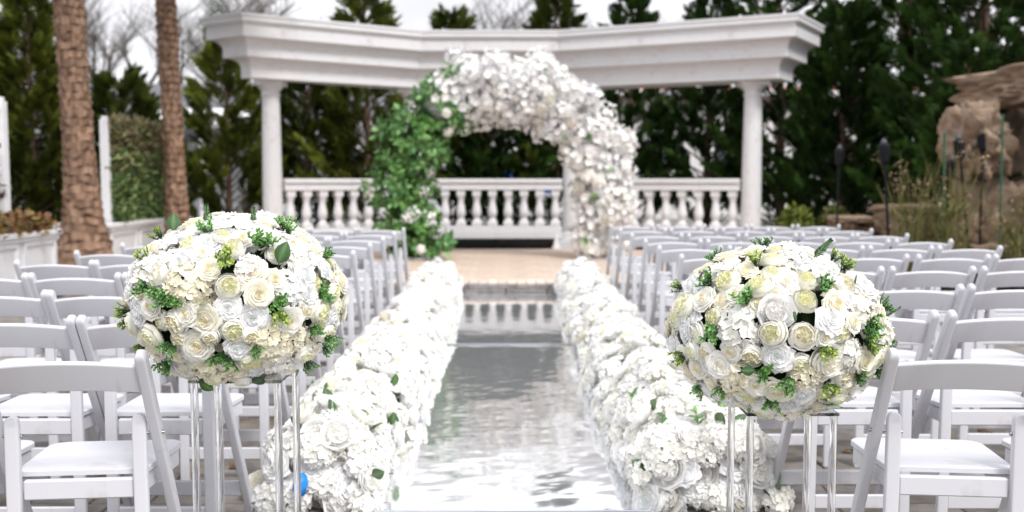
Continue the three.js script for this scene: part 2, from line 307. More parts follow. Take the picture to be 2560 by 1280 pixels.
// ------------------------------------------------------------------ white folding chairs
function loft(mb, loops, capA = true, capB = true) { // loops of equal length
  const n = loops[0].length; let run = 0; const s = loops.map((l, k) => { if (k) run += Math.hypot(...l[0].map((q, c) => q - loops[k - 1][0][c])); return l.map((q, i) => mb.vert(...q, i * 0.012 + loops.length * 0.13, run)); });
  for (let k = 0; k + 1 < loops.length; k++) for (let i = 0; i < n; i++) { const j = (i + 1) % n; mb.i.push(s[k][i], s[k][j], s[k + 1][j], s[k][i], s[k + 1][j], s[k + 1][i]); }
  const cap = (l, flip) => { const c = l.map((q) => mb.vert(...q, q[0], q[2])); for (let i = 1; i + 1 < n; i++) flip ? mb.i.push(c[0], c[i + 1], c[i]) : mb.i.push(c[0], c[i], c[i + 1]); };
  if (capA) cap(loops[0], true); if (capB) cap(loops[loops.length - 1], false);
}
function rect(w, t, r = 0.006) { // rounded rectangle, counter-clockwise
  const o = []; for (const [sx, sy, a] of [[1, 1, 0], [-1, 1, 1], [-1, -1, 2], [1, -1, 3]]) for (let k = 0; k < 3; k++) { const q = (a + k / 2) * Math.PI / 2; o.push([sx * (w / 2 - r) + Math.cos(q) * r, sy * (t / 2 - r) + Math.sin(q) * r]); } return o;
}
function rod(a, b, w, t, ends) { // rounded bar from a up to b; ends: [[how far along in m from b, scale across, scale thick], ...]
  const mb = new MB(), A = V(...a), B = V(...b), d = B.clone().sub(A), L = d.length(); d.normalize();
  const s = V(1, 0, 0).addScaledVector(d, -d.x).normalize(), n = s.clone().cross(d), sec = rect(w, t);
  const loop = (k, sx, sy) => sec.map(([x, y]) => { const p = A.clone().addScaledVector(d, k).addScaledVector(s, x * sx).addScaledVector(n, -y * sy); return [p.x, p.y, p.z]; });
  loft(mb, [loop(0, 0.9, 0.9), loop(0.004, 1, 1), ...ends.map(([e, sx, sy]) => loop(L - e, sx, sy))]);
  return mb.geo();
}
function makeChair() {
  const c = base('folding_chair', 0, 0, 0); tag(c, 'white folding chair', 'chair', 'white folding chairs in rows beside the aisle');
  const lean = (y) => 0.25 - (0.8 - y) * 0.5875, dome = [[0.02, 1, 1], [0.011, 0.95, 0.97], [0.004, 0.78, 0.85], [0, 0.5, 0.6]];
  for (const s of [-1, 1]) part('post', rod([s * 0.207, 0, lean(0)], [s * 0.203, 0.805, lean(0.805)], 0.029, 0.037, dome), M.resin, c);
  const arch = [[0.022, 1, 1], [0.012, 0.93, 1], [0.004, 0.7, 1], [0, 0.3, 0.95]];
  for (const s of [-1, 1]) part('leg', rod([s * 0.166, 0, 0.128], [s * 0.163, 0.618, 0.132], 0.038, 0.024, arch), M.resin, c);
  { // backrest: bowed slat with arched edges
    const mb = new MB(), loops = [], N = 16;
    for (let i = 0; i <= N; i++) {
      const k = (i / N) * 2 - 1, x = k * 0.192, b = 1 - k * k, y0 = 0.683 + 0.014 * b, y1 = 0.774 + 0.017 * b, ym = (y0 + y1) / 2, z = lean(ym) + 0.022 * b;
      loops.push(rect(y1 - y0, 0.016, 0.006).map(([p, q]) => [x, ym + p * 0.862 - q * 0.507, z + p * 0.507 + q * 0.862].map((e) => e)));
    }
    loft(mb, loops.reverse()); part('backrest', mb.geo(), M.resin, c);
  }
  { // seat
    const out = [[-0.172, 0.103], [0.172, 0.103]], ring = [];
    for (let k = 0; k <= 5; k++) { const a = (k / 5) * 1.4; ring.push([0.142 + Math.cos(a) * 0.05, -0.2 - Math.sin(a) * 0.05]); }
    const half = [[0.168, 0.103], [0.172, 0.098], ...ring], pts = [...half, ...half.map(([x, z]) => [-x, z]).reverse()];
    const cx = (s, dy) => pts.map(([x, z]) => [x * s, 0.462 + (z - 0.1) * 0.035 + dy, -0.07 + (z + 0.07) * s]);
    const mb = new MB(); loft(mb, [cx(1, -0.015), cx(1, -0.002)]); loft(mb, [cx(1, -0.002), cx(0.992, 0)], false); part('seat', mb.geo(), M.resin, c);
  }
  const rail = (a, b, w, t, side = V(0, 1, 0)) => { const mb = new MB(); mb.bar(a, b, w, t, 0.004, side); part('rail', mb.geo(), M.resin, c); };
  rail([-0.143, 0.415, 0.118], [0.143, 0.415, 0.118], 0.054, 0.02); rail([-0.165, 0.407, -0.215], [0.165, 0.407, -0.215], 0.05, 0.02);
  for (const s of [-1, 1]) rail([s * 0.156, 0.418, 0.09], [s * 0.176, 0.408, -0.2], 0.05, 0.022);
  const bar = (a, b, w, t) => { const mb = new MB(); mb.bar(a, b, w, t, 0.004, V(0, 1, 0.0)); part('stretcher', mb.geo(), M.resin, c); };
  bar([-0.148, 0.118, 0.129], [0.148, 0.118, 0.129], 0.05, 0.014); bar([-0.192, 0.12, lean(0.12)], [0.192, 0.12, lean(0.12)], 0.055, 0.016);
  for (const s of [-1, 1]) { const mb = new MB(); mb.tube([V(s * 0.139, 0.565, 0.131), V(s * 0.2255, 0.565, 0.118)], 0.0055, 8, [1, 1, 1]); part('bolt', mb.geo(), M.steel, c); }
  return c;
}
{
  const src = makeChair(), r = mulberry(21), ord = ['first', 'second', 'third', 'fourth', 'fifth', 'sixth', 'seventh', 'eighth', 'ninth', 'tenth']; let first = true;
  const put = (x, d, turn, label) => { const c = first ? src : copy(src, label); if (first) { src.userData.label = label; first = false; } c.position.set(x, 0, -(d + 0.25)); c.rotation.y = turn; };
  const A = [2.51, 3.3, 4.14, 5.0, 5.83, 6.62, 7.35, 8.15, 9.0, 9.85], B = [2.5, 3.18, 3.92, 4.66, 5.4, 6.15, 6.9, 7.6, 8.35, 9.15];
  A.forEach((d, k) => { for (let j = 0; j < 5; j++) { const x = 1.215 + j * 0.466; if (Math.abs(x) - 0.25 > (d + 0.5) * 0.53) continue; put(x + (r() - 0.5) * 0.012, d + (r() - 0.5) * 0.03, (k ? 0 : -0.09) + (r() - 0.5) * 0.03, 'white folding chair, rock side, ' + ord[k] + ' row from the flower balls, ' + ord[j] + ' from aisle'); } });
  B.forEach((d, k) => { for (let j = 0; j < 4; j++) { const x = -1.17 - j * 0.436; if (Math.abs(x) - 0.25 > (d + 0.5) * 0.53) continue; put(x + (r() - 0.5) * 0.012, d + (r() - 0.5) * 0.03, (k ? 0 : 0.09) + (r() - 0.5) * 0.03, 'white folding chair, palm side, ' + ord[k] + ' row from the flower balls, ' + ord[j] + ' from aisle'); } });
}

// ------------------------------------------------------------------ flowers: one shape per variety, axis +y, about 1 across the radius
const shade = (c, k) => [c[0] * k, c[1] * k, c[2] * k], mix = (a, b, t) => a.map((x, i) => lerp(x, b[i], t));
function petal(mb, yaw, w, R, H, o = {}, c0, c1, nu = 4, nv = 4) { // R(v), H(v) profile; w half angle; o.tip, o.curl, o.ruf, o.spiral
  const { tip = 0.25, curl = 0, ruf = 0, spiral = 0, ph = 0, point = 0 } = o;
  mb.grid((uu, v) => {
    const u = uu * 2 - 1, ww = w * (0.55 + 0.45 * Math.sin(Math.min(1, v * 1.25) * 1.57)) * (1 - point * Math.pow(v, 3)), a = yaw + u * ww, drop = tip * u * u * v * v * (point ? 0.6 + Math.abs(u) * 0.6 : 1);
    let r = R(v) + curl * u * u * v + spiral * u + ruf * Math.sin(u * 7 + ph) * v * v, h = H(v) - drop + ruf * 0.8 * Math.cos(u * 6 + ph * 2) * v * v;
    return [Math.sin(a) * r, h, Math.cos(a) * r];
  }, nu, nv, (u, v) => mix(c0, c1, smooth(0.1, 0.75, v)));
}
const CREAM = [0.97, 0.945, 0.84], IVORY = [0.97, 0.96, 0.91], WHITE = [0.97, 0.965, 0.96], COOL = [0.955, 0.96, 0.97], LIME = [0.93, 0.92, 0.62], BUTTER = [0.965, 0.89, 0.64], PEACH = [0.965, 0.915, 0.81], BLUSH = [0.965, 0.945, 0.925];
function rose(seed, outer, inner, heart, pointy = 0) {
  const r = mulberry(seed), mb = new MB();
  const layers = [[3, 0.09, 0.6, 1.5, 0, heart], [3, 0.2, 0.6, 1.35, 0.01, heart], [4, 0.32, 0.58, 1.2, 0.02, inner], [4, 0.46, 0.52, 1.1, 0.06, inner], [5, 0.64, 0.5, 0.98, 0.08, outer], [5, 0.79, 0.43, 0.95, 0.13, outer], [6, 0.92, 0.28, 0.9, 0.16, outer]];
  layers.forEach(([n, rad, top, w, flare, c], L) => {
    const off = r() * 6.28;
    for (let k = 0; k < n; k++) {
      const q = 1 + (r() - 0.5) * 0.14, t = top + (r() - 0.5) * 0.08, dr = L > 4 ? 0.12 + r() * 0.2 : L > 2 ? 0.05 : 0;
      petal(mb, off + (k / n) * 6.283 + (r() - 0.5) * 0.25, w, (v) => rad * q * (0.35 + 0.65 * Math.sin(Math.min(1, v * 1.15) * 1.57)) + flare * v * v * v * v, (v) => -0.45 + (t + 0.45) * Math.sin(v * 1.5) - dr * v * v * v * v * 0.6, { tip: 0.1 + L * 0.02, curl: L > 3 ? 0.05 : 0, spiral: 0.06 * rad + 0.02, ruf: 0.012 * L, ph: r() * 6, point: pointy * (L > 2 ? 0.45 : 0.2) }, mix(c, heart, 0.35), shade(c, 0.97 + r() * 0.04), L > 2 ? 5 : 4, 4);
    }
  });
  mb.grid((u, v) => { const q = v * 0.86, a = u * 6.283; return [Math.sin(a) * q, 0.36 - 0.42 * (v * v), Math.cos(a) * q]; }, 14, 4, inner);
  return mb.geo();
}
function peony(seed, outer, heart, open = 0) { // round cup, crowded ruffled heart
  const r = mulberry(seed), mb = new MB();
  for (const [n, rad, top, close] of [[4, 0.72, 0.52, 0.2 - open], [5, 0.84, 0.42, 0.16 - open], [5, 0.95, 0.2, 0.08 - open * 1.4]]) {
    const off = r() * 6.28;
    for (let k = 0; k < n; k++) { const q = 1 + (r() - 0.5) * 0.1, t = top + (r() - 0.5) * 0.1; petal(mb, off + (k / n) * 6.283 + (r() - 0.5) * 0.2, 1.0, (v) => rad * q * (0.25 + 0.75 * Math.sin(Math.min(1, v * 1.4) * 1.57)) - close * smooth(0.55, 1, v), (v) => -0.6 + (t + 0.6) * v, { tip: 0.22, ruf: 0.02 + open * 0.16, ph: r() * 6, spiral: 0.05 }, mix(outer, heart, 0.2), outer, 5, 5); }
  }
  mb.grid((u, v) => { const q = v * 0.72, a = u * 6.283; return [Math.sin(a) * q, 0.3 - 0.15 * v * v, Math.cos(a) * q]; }, 12, 3, mix(heart, outer, 0.4));
  for (let k = 0; k < 26; k++) {
    const rr = 0.56 * Math.sqrt((k + 0.5) / 26), a = k * 2.4, px = Math.sin(a) * rr, pz = Math.cos(a) * rr, w = 0.13 + r() * 0.08, hh = 0.46 + 0.14 * (1 - rr * 1.6) + r() * 0.08, tw = r() * 6.28, ln = r() * 0.6 - 0.3, ph = r() * 6, c = mix(heart, outer, r() * 0.8);
    mb.grid((u, v) => { const x = (u - 0.5) * 2 * w * (0.5 + 0.5 * v), z = Math.sin(u * 6 + ph) * 0.05 * v + ln * v * v * 0.25; return [px + Math.cos(tw) * x + Math.sin(tw) * z, -0.1 + (hh + 0.1) * v - (u - 0.5) ** 2 * 0.18 * v, pz - Math.sin(tw) * x + Math.cos(tw) * z]; }, 4, 2, (u, v) => mix(heart, c, v));
  }
  return mb.geo();
}
function florets(mb, r, n, dome, size, c0, c1, petals = 4, heart = LIME, r0 = 0.82, r1 = 0.2) { // small flowers over a dome of radius 1
  for (let k = 0; k < n; k++) {
    const y = 1 - ((k + 0.5) / n) * dome, q = Math.sqrt(Math.max(0, 1 - y * y)), a = k * 2.39996 + r() * 0.5, N = V(Math.sin(a) * q, y, Math.cos(a) * q), R = r0 + r() * r1;
    N.x += (r() - 0.5) * 0.8; N.y += (r() - 0.5) * 0.4; N.z += (r() - 0.5) * 0.8; N.normalize();
    const s = Math.abs(N.y) < 0.9 ? V(0, 1, 0).cross(N).normalize() : V(1, 0, 0).cross(N).normalize(), b = N.clone().cross(s), c = mix(c0, c1, r()), roll = r() * 6.28, sz = size * (0.85 + r() * 0.3);
    const O = V(Math.sin(a) * q * R, y * R, Math.cos(a) * q * R);
    for (let p = 0; p < petals; p++) {
      const pa = roll + (p / petals) * 6.283, ax = s.clone().multiplyScalar(Math.cos(pa)).addScaledVector(b, Math.sin(pa)), bx = N.clone().cross(ax), cup = 0.1 + r() * 0.55, kk = r(), wd = petals === 4 ? 0.62 : 0.5;
      mb.grid((u, v) => { const w = (u - 0.5) * 2 * wd * sz * Math.sin(0.35 + v * 2.2), l = v * sz, h = cup * sz * v * v + Math.abs(u - 0.5) * 0.5 * sz * v - 0.45 * sz * v * v * v * kk + 0.16 * sz * Math.sin(u * 9 + kk * 9) * v; return [O.x + ax.x * l + bx.x * w + N.x * h, O.y + ax.y * l + bx.y * w + N.y * h, O.z + ax.z * l + bx.z * w + N.z * h]; }, 2, 2, (u, v) => (v < 0.2 ? mix(c, heart, 0.35) : c));
    }
  }
}
function hydrangea(seed, c0, c1) { const r = mulberry(seed), mb = new MB(); florets(mb, r, 62, 1.35, 0.27, c0, c1); return mb.geo(); }
function blossoms(seed, c0, c1) { const r = mulberry(seed), mb = new MB(); florets(mb, r, 22, 1.6, 0.33, c0, c1, 5, [0.86, 0.8, 0.66], 0.55, 0.75); return mb.geo(); }
function leafShape(mb, len, wid, fold, bend, c, wave = 0) { // a leaf along +y from the origin, facing +z
  mb.grid((u, v) => { const k = (u - 0.5) * 2, w = wid * Math.pow(Math.sin(Math.min(3.14, 0.12 + v * 3.0)), 0.8) * (1 - 0.25 * v); return [k * w, v * len - bend * v * v * len * 0.25, bend * v * v * len + Math.abs(k) * w * fold + wave * Math.sin(v * 9 + k) * wid]; }, 4, 6, (u, v) => (Math.abs(u - 0.5) < 0.1 ? mix(c, [0.3, 0.42, 0.18], 0.35) : c));
}
function sedum(seed, dark, light) { // tight cluster of small fat leaves
  const r = mulberry(seed), mb = new MB();
  for (let s = 0; s < 8; s++) {
    const sx = (r() - 0.5) * 1.3, sz = (r() - 0.5) * 1.3, tip = V(sx, 0.55 + r() * 0.4, sz);
    mb.off().tube([V(0, -0.5, 0), V(sx * 0.5, 0.1, sz * 0.5), tip], 0.035, 4, dark);
    for (let k = 0; k < 12; k++) { const t = 0.3 + 0.7 * (k / 11), c = mix(dark, light, clamp(t + (r() - 0.6) * 0.7, 0, 1)), a = k * 2.4; mb.at(tip.x * t, lerp(-0.3, tip.y, t), tip.z * t, 0.35 + (1 - t) * 1.1, a, 0); leafShapeSmall(mb, 0.22 + r() * 0.09, 0.072 + r() * 0.025, c); }
  }
  return mb.off().geo();
}
function leafShapeSmall(mb, len, wid, c) { mb.grid((u, v) => { const k = (u - 0.5) * 2, w = wid * Math.sin(0.25 + v * 2.7); return [k * w, v * len, Math.abs(k) * w * 0.5 + v * v * len * 0.3]; }, 2, 3, c); }
function fernSprig(seed, dark, light) { const r = mulberry(seed), mb = new MB(); mb.tube([V(0, -0.4, 0), V(0.05, 0.5, 0.05), V(0.02, 1.3, 0.25)], 0.025, 4, dark); for (let k = 0; k < 22; k++) { const t = k / 21, y = lerp(-0.1, 1.3, t), c = mix(dark, light, r()); for (const s of [-1, 1]) { mb.at(0.03, y, 0.2 * t * t, 0.15, 0, s * -(0.9 + r() * 0.3)); leafShapeSmall(mb, 0.34 * (1 - t * 0.6), 0.045, c); } } return mb.off().geo(); }
function bigLeaf(seed, c) { const mb = new MB(), r = mulberry(seed); leafShape(mb, 1.5, 0.52, 0.25, 0.25 + r() * 0.3, c); mb.tube([V(0, -0.6, -0.05), V(0, 0.02, 0)], 0.035, 4, shade(c, 0.8)); return mb.geo(); }
function leafSpray(seed, dark, light, n = 9) { // leafy twig
  const r = mulberry(seed), mb = new MB(); mb.tube([V(0, -0.6, 0), V(0.1, 0.3, 0), V(0, 1.1, 0.2)], 0.025, 4, [0.12, 0.12, 0.05]);
  for (let k = 0; k < n; k++) { const t = (k + 0.3) / n; mb.at(0.05, lerp(-0.3, 1.1, t), 0.2 * t * t, 0.4 + r() * 0.9, k * 2.4 + r(), (r() - 0.5) * 0.5); leafShape(mb, 0.55 + r() * 0.3, 0.17 + r() * 0.06, 0.3, 0.3, mix(dark, light, r() * r())); }
  return mb.off().geo();
}
const GREEN = [0.045, 0.13, 0.03], DEEP = [0.025, 0.085, 0.03], YELLOWGREEN = [0.45, 0.58, 0.14], FRESH = [0.16, 0.36, 0.08];
const K = { // kind -> [part name, material, variants]
  R: ['rose', M.petal, [rose(1, IVORY, CREAM, BUTTER), rose(2, IVORY, IVORY, BUTTER), rose(3, CREAM, CREAM, BUTTER)]],
  A: ['rose', M.petal, [rose(4, PEACH, CREAM, [0.92, 0.76, 0.54]), rose(5, BLUSH, IVORY, CREAM)]],
  W: ['rose', M.petal, [rose(6, COOL, COOL, [0.86, 0.89, 0.84], 1), rose(7, WHITE, COOL, [0.87, 0.9, 0.87], 1)]],
  P: ['peony', M.petal, [peony(8, IVORY, LIME), peony(9, [0.91, 0.905, 0.8], LIME), peony(10, IVORY, [0.88, 0.82, 0.56])]],
  O: ['peony', M.petal, [peony(11, IVORY, CREAM, 0.2), peony(12, WHITE, BLUSH, 0.25), peony(13, BLUSH, PEACH, 0.15)]],
  N: ['peony', M.petal, [peony(34, WHITE, IVORY, 0.2), peony(35, WHITE, BLUSH, 0.26), peony(36, IVORY, CREAM, 0.18)]],
  H: ['hydrangea', M.petal, [hydrangea(14, WHITE, IVORY), hydrangea(15, WHITE, COOL), hydrangea(19, IVORY, BLUSH)]],
  C: ['hydrangea', M.petal, [hydrangea(16, CREAM, IVORY), hydrangea(17, [0.92, 0.87, 0.7], CREAM)]],
  S: ['sedum_sprig', M.leaf, [sedum(20, DEEP, YELLOWGREEN), sedum(21, GREEN, [0.28, 0.52, 0.18]), sedum(22, DEEP, FRESH)]],
  F: ['fern_sprig', M.leaf, [fernSprig(23, GREEN, [0.25, 0.4, 0.2])]],
  L: ['leaf', M.leaf, [bigLeaf(24, [0.06, 0.15, 0.03]), bigLeaf(25, [0.05, 0.12, 0.045]), bigLeaf(27, [0.1, 0.17, 0.09])]],
  T: ['leaf_spray', M.leaf, [leafSpray(26, [0.07, 0.2, 0.045], [0.26, 0.5, 0.13]), leafSpray(28, [0.06, 0.19, 0.06], [0.34, 0.58, 0.22]), leafSpray(29, GREEN, [0.2, 0.44, 0.1])]],
  B: ['blossom', M.petal, [blossoms(30, WHITE, [0.92, 0.92, 0.94]), blossoms(31, WHITE, BLUSH), blossoms(32, COOL, WHITE), blossoms(33, [0.93, 0.92, 0.91], WHITE)]],
};
const UP = V(0, 1, 0);
function bloom(kind, pos, normal, size, r, parent, squash = 1) {
  const [name, mat, vars] = K[kind], m = part(name, vars[Math.floor(r() * vars.length)], mat, parent);
  m.position.copy(pos); m.quaternion.setFromUnitVectors(UP, normal.clone().normalize()).multiply(new THREE.Quaternion().setFromAxisAngle(UP, r() * 6.283)); m.scale.set(size, size * squash, size);
  return m;
}

// ------------------------------------------------------------------ two flower balls on clear stands
function flowerBall(x, y, d, seed, rows, label, standLabel) {
  const r = mulberry(seed), RX = 0.282, RY = 0.222, RZ = 0.275, px = (d - 0.2) / 2489, root = base('flower_ball', x, y, -d);
  tag(root, label, 'flower arrangement', 'flower balls on clear stands at the aisle entrance');
  const core = new MB(); core.grid((u, v) => { const a = u * 6.283, b = v * 3.1416, k = 0.83 + 0.03 * Math.sin(a * 9) * Math.sin(b * 8); return [Math.sin(a) * Math.sin(b) * RX * k, -Math.cos(b) * RY * k - 0.01, Math.cos(a) * Math.sin(b) * RZ * k]; }, 28, 18, [0.014, 0.03, 0.01]);
  part('foam_core', core.geo(), M.dull, root);
  const done = [], green = (k) => 'SFLT'.includes(k);
  const place = (kind, p, size) => {
    const n = V(p.x / RX ** 2, p.y / RY ** 2, p.z / RZ ** 2).normalize();
    const t = n.clone().add(V((r() - 0.5) * 0.45, (r() - 0.5) * 0.45, (r() - 0.5) * 0.45)).normalize(), out = green(kind) ? 0.012 : (r() - 0.5) * 0.02;
    bloom(kind, p.clone().addScaledVector(n, out - (kind === 'H' || kind === 'C' ? size * 0.45 : 0)), kind === 'L' || kind === 'F' ? t.add(V((r() - 0.5) * 1.4, 0.3 + (r() - 0.5) * 1.4, 0)).normalize() : t, size, r, root, kind === 'P' || kind === 'O' ? 0.85 : kind === 'H' || kind === 'C' ? 0.8 : 0.8);
    done.push([p, green(kind) ? size * 0.55 : size, green(kind)]);
  };
  for (const row of rows.split(' ')) { // kind, then offsets from the centre and radius in pixels of the photograph's plane at this distance
    const [, k, a, b, s] = /^(\w)(-?\d+),(-?\d+),(\d+)$/.exec(row); let u = +a * px, v = -b * px; const q = Math.hypot(u / RX, v / RY); if (q > 0.97) { u *= 0.97 / q; v *= 0.97 / q; }
    place(k, V(u, v, RZ * Math.sqrt(Math.max(0, 1 - (u / RX) ** 2 - (v / RY) ** 2))), s * px * (green(k) ? (k === 'L' ? 1 : 1.3) : 'HC'.includes(k) ? 1.03 : k === 'A' ? 0.85 : 0.94));
  }
  for (let k = 0; k < 11000; k++) {
    const y_ = 1 - 2 * r(), a = r() * 6.283, q = Math.sqrt(1 - y_ * y_), p = V(Math.sin(a) * q * RX, y_ * RY, Math.cos(a) * q * RZ); if (y_ < -0.9) continue;
    const t = r(), kind = t < 0.3 ? 'R' : t < 0.48 ? 'P' : t < 0.62 ? 'W' : t < 0.8 ? 'C' : t < 0.985 ? 'H' : 'S', s = green(kind) ? 0.036 : kind === 'H' || kind === 'C' ? 0.044 + r() * 0.012 : 0.028 + r() * 0.008;
    const eff = green(kind) ? s * 0.6 : s, gap = k < 5000 ? 0.8 : 0.6;
    if (done.every(([c, e]) => c.distanceTo(p) > (e + eff) * gap) && done.length < 350) place(kind, p, s);
  }
  // stand
  const st = base('flower_stand', x + 0.02, 0, -d); tag(st, standLabel, 'stand', 'clear acrylic flower stands');
  const h = y - RY * 0.93, w = 0.112, plate = new MB(); plate.box(0, h - 0.004, 0, 0.25, 0.008, 0.25, 0.002); part('top_plate', plate.geo(), M.acrylic, st);
  for (const sx of [-1, 1]) for (const sz of [-1, 1]) { const mb = new MB(); mb.tube([V(sx * w, 0.0125, sz * w), V(sx * w, h - 0.009, sz * w)], 0.0105, 20, [1, 1, 1]); part('rod', mb.geo(), M.acrylic, st); }
  const foot = new MB(); foot.box(0, 0.006, 0, 0.27, 0.011, 0.27, 0.002); part('base_plate', foot.geo(), M.acrylic, st);
}
flowerBall(-0.752, 0.915, 2.75, 101,
  'H0,-205,56 O-92,-180,40 H70,-190,46 P-72,-155,40 W-150,-165,36 H-135,-130,42 W-84,-118,36 R-25,-130,30 P40,-150,40 P10,-172,30 H95,-100,36 A98,-88,45 R170,-145,36 H140,-160,42 P48,-58,40 R115,-38,38 H192,-118,46 W240,-85,36 H186,-52,44 P243,20,40 P235,-50,32 H-190,-95,52 O-140,-85,38 C-55,-62,58 R-152,-6,34 W-196,15,38 P-224,48,38 P-158,70,42 P-85,30,42 R-8,20,40 R-32,85,42 C-262,-10,42 A-256,90,40 R-192,115,34 W-162,135,40 R-102,120,38 P-120,200,44 C-186,192,54 C-20,165,66 P82,130,42 P58,50,40 W48,-6,34 W104,18,40 R178,32,40 C182,105,48 C130,88,54 R206,138,38 A154,162,40 C256,155,44 P268,90,40 L-140,-178,40 S-186,-165,26 F-66,-222,30 S152,-178,26 S34,-110,34 S106,-150,36 L151,-105,46 S-182,-110,28 S-166,-48,30 S-114,-30,36 S-247,18,26 S244,-26,30 S154,10,28 S222,60,26 S283,106,32 S28,110,38 S-98,86,32 S-138,140,30 S-238,132,24 F-8,-20,26 S100,92,24 S-282,140,22 L-72,190,38 L88,186,38 L196,186,30 S-30,-180,28 F60,-205,24',
  'dome of cream roses on a clear stand at the aisle, with one broad leaf', 'clear acrylic rod stand carrying the flower ball beside the palm side chair');
flowerBall(0.742, 0.825, 2.75, 202,
  'P-252,-75,48 O-240,-10,36 H-150,-45,56 P-204,-60,32 O-62,-80,42 P-76,-30,42 P-4,-26,42 A-28,-145,42 P-92,-135,44 P8,-105,38 P20,-150,36 W66,-62,40 R86,-95,40 P122,-135,40 P96,-34,40 C168,-84,52 W188,-130,46 H232,-94,44 H52,-172,46 H94,-184,44 P-160,-145,44 H-182,-175,46 P-42,-196,38 H18,-206,42 P-216,36,36 A-184,56,40 P-122,30,38 W-62,26,40 P-6,46,34 O58,40,46 H128,34,44 R160,42,36 P208,55,38 A248,45,36 A-238,100,34 C-152,96,50 R-52,110,42 W8,122,34 P64,126,40 P118,84,40 H168,124,58 O-202,166,42 H-250,150,44 H-122,156,42 P-58,186,44 C18,196,60 H118,176,42 H198,164,50 P258,126,44 P268,16,40 C240,175,44 W-142,186,32 P188,-34,40 C248,-14,42 P-278,56,32 S-196,-134,30 S-82,-184,28 S-126,-102,34 S58,-130,32 S148,-170,24 F98,-236,40 S178,-186,26 S164,-36,38 S170,-4,34 S246,-70,28 F294,-46,34 S-200,-24,34 S-256,50,30 S-84,60,28 S-34,84,32 S64,96,28 S42,6,28 S150,74,26 L254,104,36 S236,92,28 F88,156,30 S-56,140,30 S-206,134,28 S-170,120,24 F148,-130,24 S296,16,26 L-110,60,30 L-20,-60,26',
  'dome of ivory peonies on a clear stand at the aisle, fern tip on top', 'clear acrylic rod stand carrying the flower ball beside the rock side chair');

// ------------------------------------------------------------------ low flower hedges along the runner
function hedge(side, seed, label) {
  const r = mulberry(seed), root = base('flower_hedge', side * 0.72, 0, -7.1); tag(root, label, 'flower hedge', 'flower hedges lining the mirror runner');
  const z0 = 3.42, z1 = -3.62, wide = (z) => 0.24 + 0.025 * noise3(z * 0.9, seed, 1) + (side > 0 ? 0.03 : -0.02) * smooth(1.5, 3.4, z), tall = (z) => 0.3 + 0.028 * noise3(z * 1.1, seed, 8) - 0.02 * smooth(2, 3.4, z), mid = (z) => side * (0.05 * smooth(0, -3.5, z) + 0.02 * noise3(z * 0.8, seed, 15) + (side > 0 ? 0.05 : 0) * smooth(1.8, 3.4, z));
  const core = new MB(); core.grid((u, v) => { const z = lerp(z0 - 0.1, z1 + 0.1, v), a = u * Math.PI, e = Math.min(1, Math.min(v, 1 - v) * 14) ** 0.5; return [mid(z) + Math.cos(a) * wide(z) * 0.78 * e, 0.03 + Math.sin(a) * tall(z) * 0.8 * e, z]; }, 14, 90, (u, v) => mix([0.06, 0.1, 0.03], [0.2, 0.25, 0.1], 0.5 + 0.5 * noise3(u * 9, v * 60, 0)));
  tag(part('moss_base', core.geo(), M.dull, root), null, null, null);
  const done = [], at = (z, a, e = 1) => V(mid(z) + Math.cos(a) * wide(z) * e, 0.05 + Math.sin(a) * tall(z) * e, z);
  const name = 'HHHHNNHHWNHHHHNNHHRH';
  for (let k = 0; k < 12000 && done.length < 620; k++) {
    const end = r() < 0.12, z = end ? (r() < 0.8 ? z0 : z1) - (r() - 0.5) * 0.06 : lerp(z0, z1, r()), a = -0.18 + r() * 3.5, e = end ? Math.sqrt(r()) : 0.84 + r() * 0.28, p = at(z, a, e), kind = name[Math.floor(r() * 20)], leafy = 'LT'.includes(kind);
    const s = leafy ? 0.04 + r() * 0.012 : kind === 'H' ? 0.056 + r() * 0.022 : 0.042 + r() * 0.02, eff = leafy ? s * 0.6 : s, gap = k < 4500 ? 0.84 : 0.68;
    if (!done.every(([c, q]) => Math.abs(c.z - z) > 0.2 || c.distanceTo(p) > (q + eff) * gap)) continue;
    const n = V(Math.cos(a) / wide(z), Math.sin(a) / tall(z), end ? Math.sign(z) * 4 : 0).normalize().add(V((r() - 0.5) * 0.9, (r() - 0.5) * 0.8, (r() - 0.5) * 1.1)).normalize();
    bloom(kind, p.clone().addScaledVector(n, leafy ? -0.012 : kind === 'H' ? -s * 0.5 : -s * 0.2), n, s, r, root, leafy ? 1 : 0.8); done.push([p, eff]);
  }
  for (let k = 0; k < 20; k++) { // loose leaves and twigs where the garland ends
    const z = lerp(2.3, 3.5, Math.sqrt(r())), a = 0.1 + r() * 2.9, p = at(z, a, 0.98), n = V(Math.cos(a) * 0.6, Math.sin(a) * 0.6 + 0.2, 0.7).add(V((r() - 0.5) * 1.2, (r() - 0.3) * 0.9, (r() - 0.5) * 0.8)).normalize();
    bloom(r() < 0.75 ? 'L' : 'T', p, n, 0.045 + r() * 0.014, r, root, 1);
  }
  for (let k = 0; k < 22; k++) { // blooms closing the near end down to the paving
    const a = -0.15 + r() * 3.44, e = Math.sqrt(r()) * 0.95, p = at(z0 + 0.01 + r() * 0.05, a, e); p.y = Math.max(p.y, 0.045); bloom('HNHW'[k % 4], p, V(Math.cos(a) * e, 0.25 + Math.sin(a) * e * 0.5, 1).normalize(), 0.05 + r() * 0.016, r, root, 0.8);
  }
}
hedge(-1, 301, 'low hedge of white silk flowers along the palm side of the mirror runner');
hedge(1, 302, 'low hedge of white silk flowers along the rock side of the mirror runner');
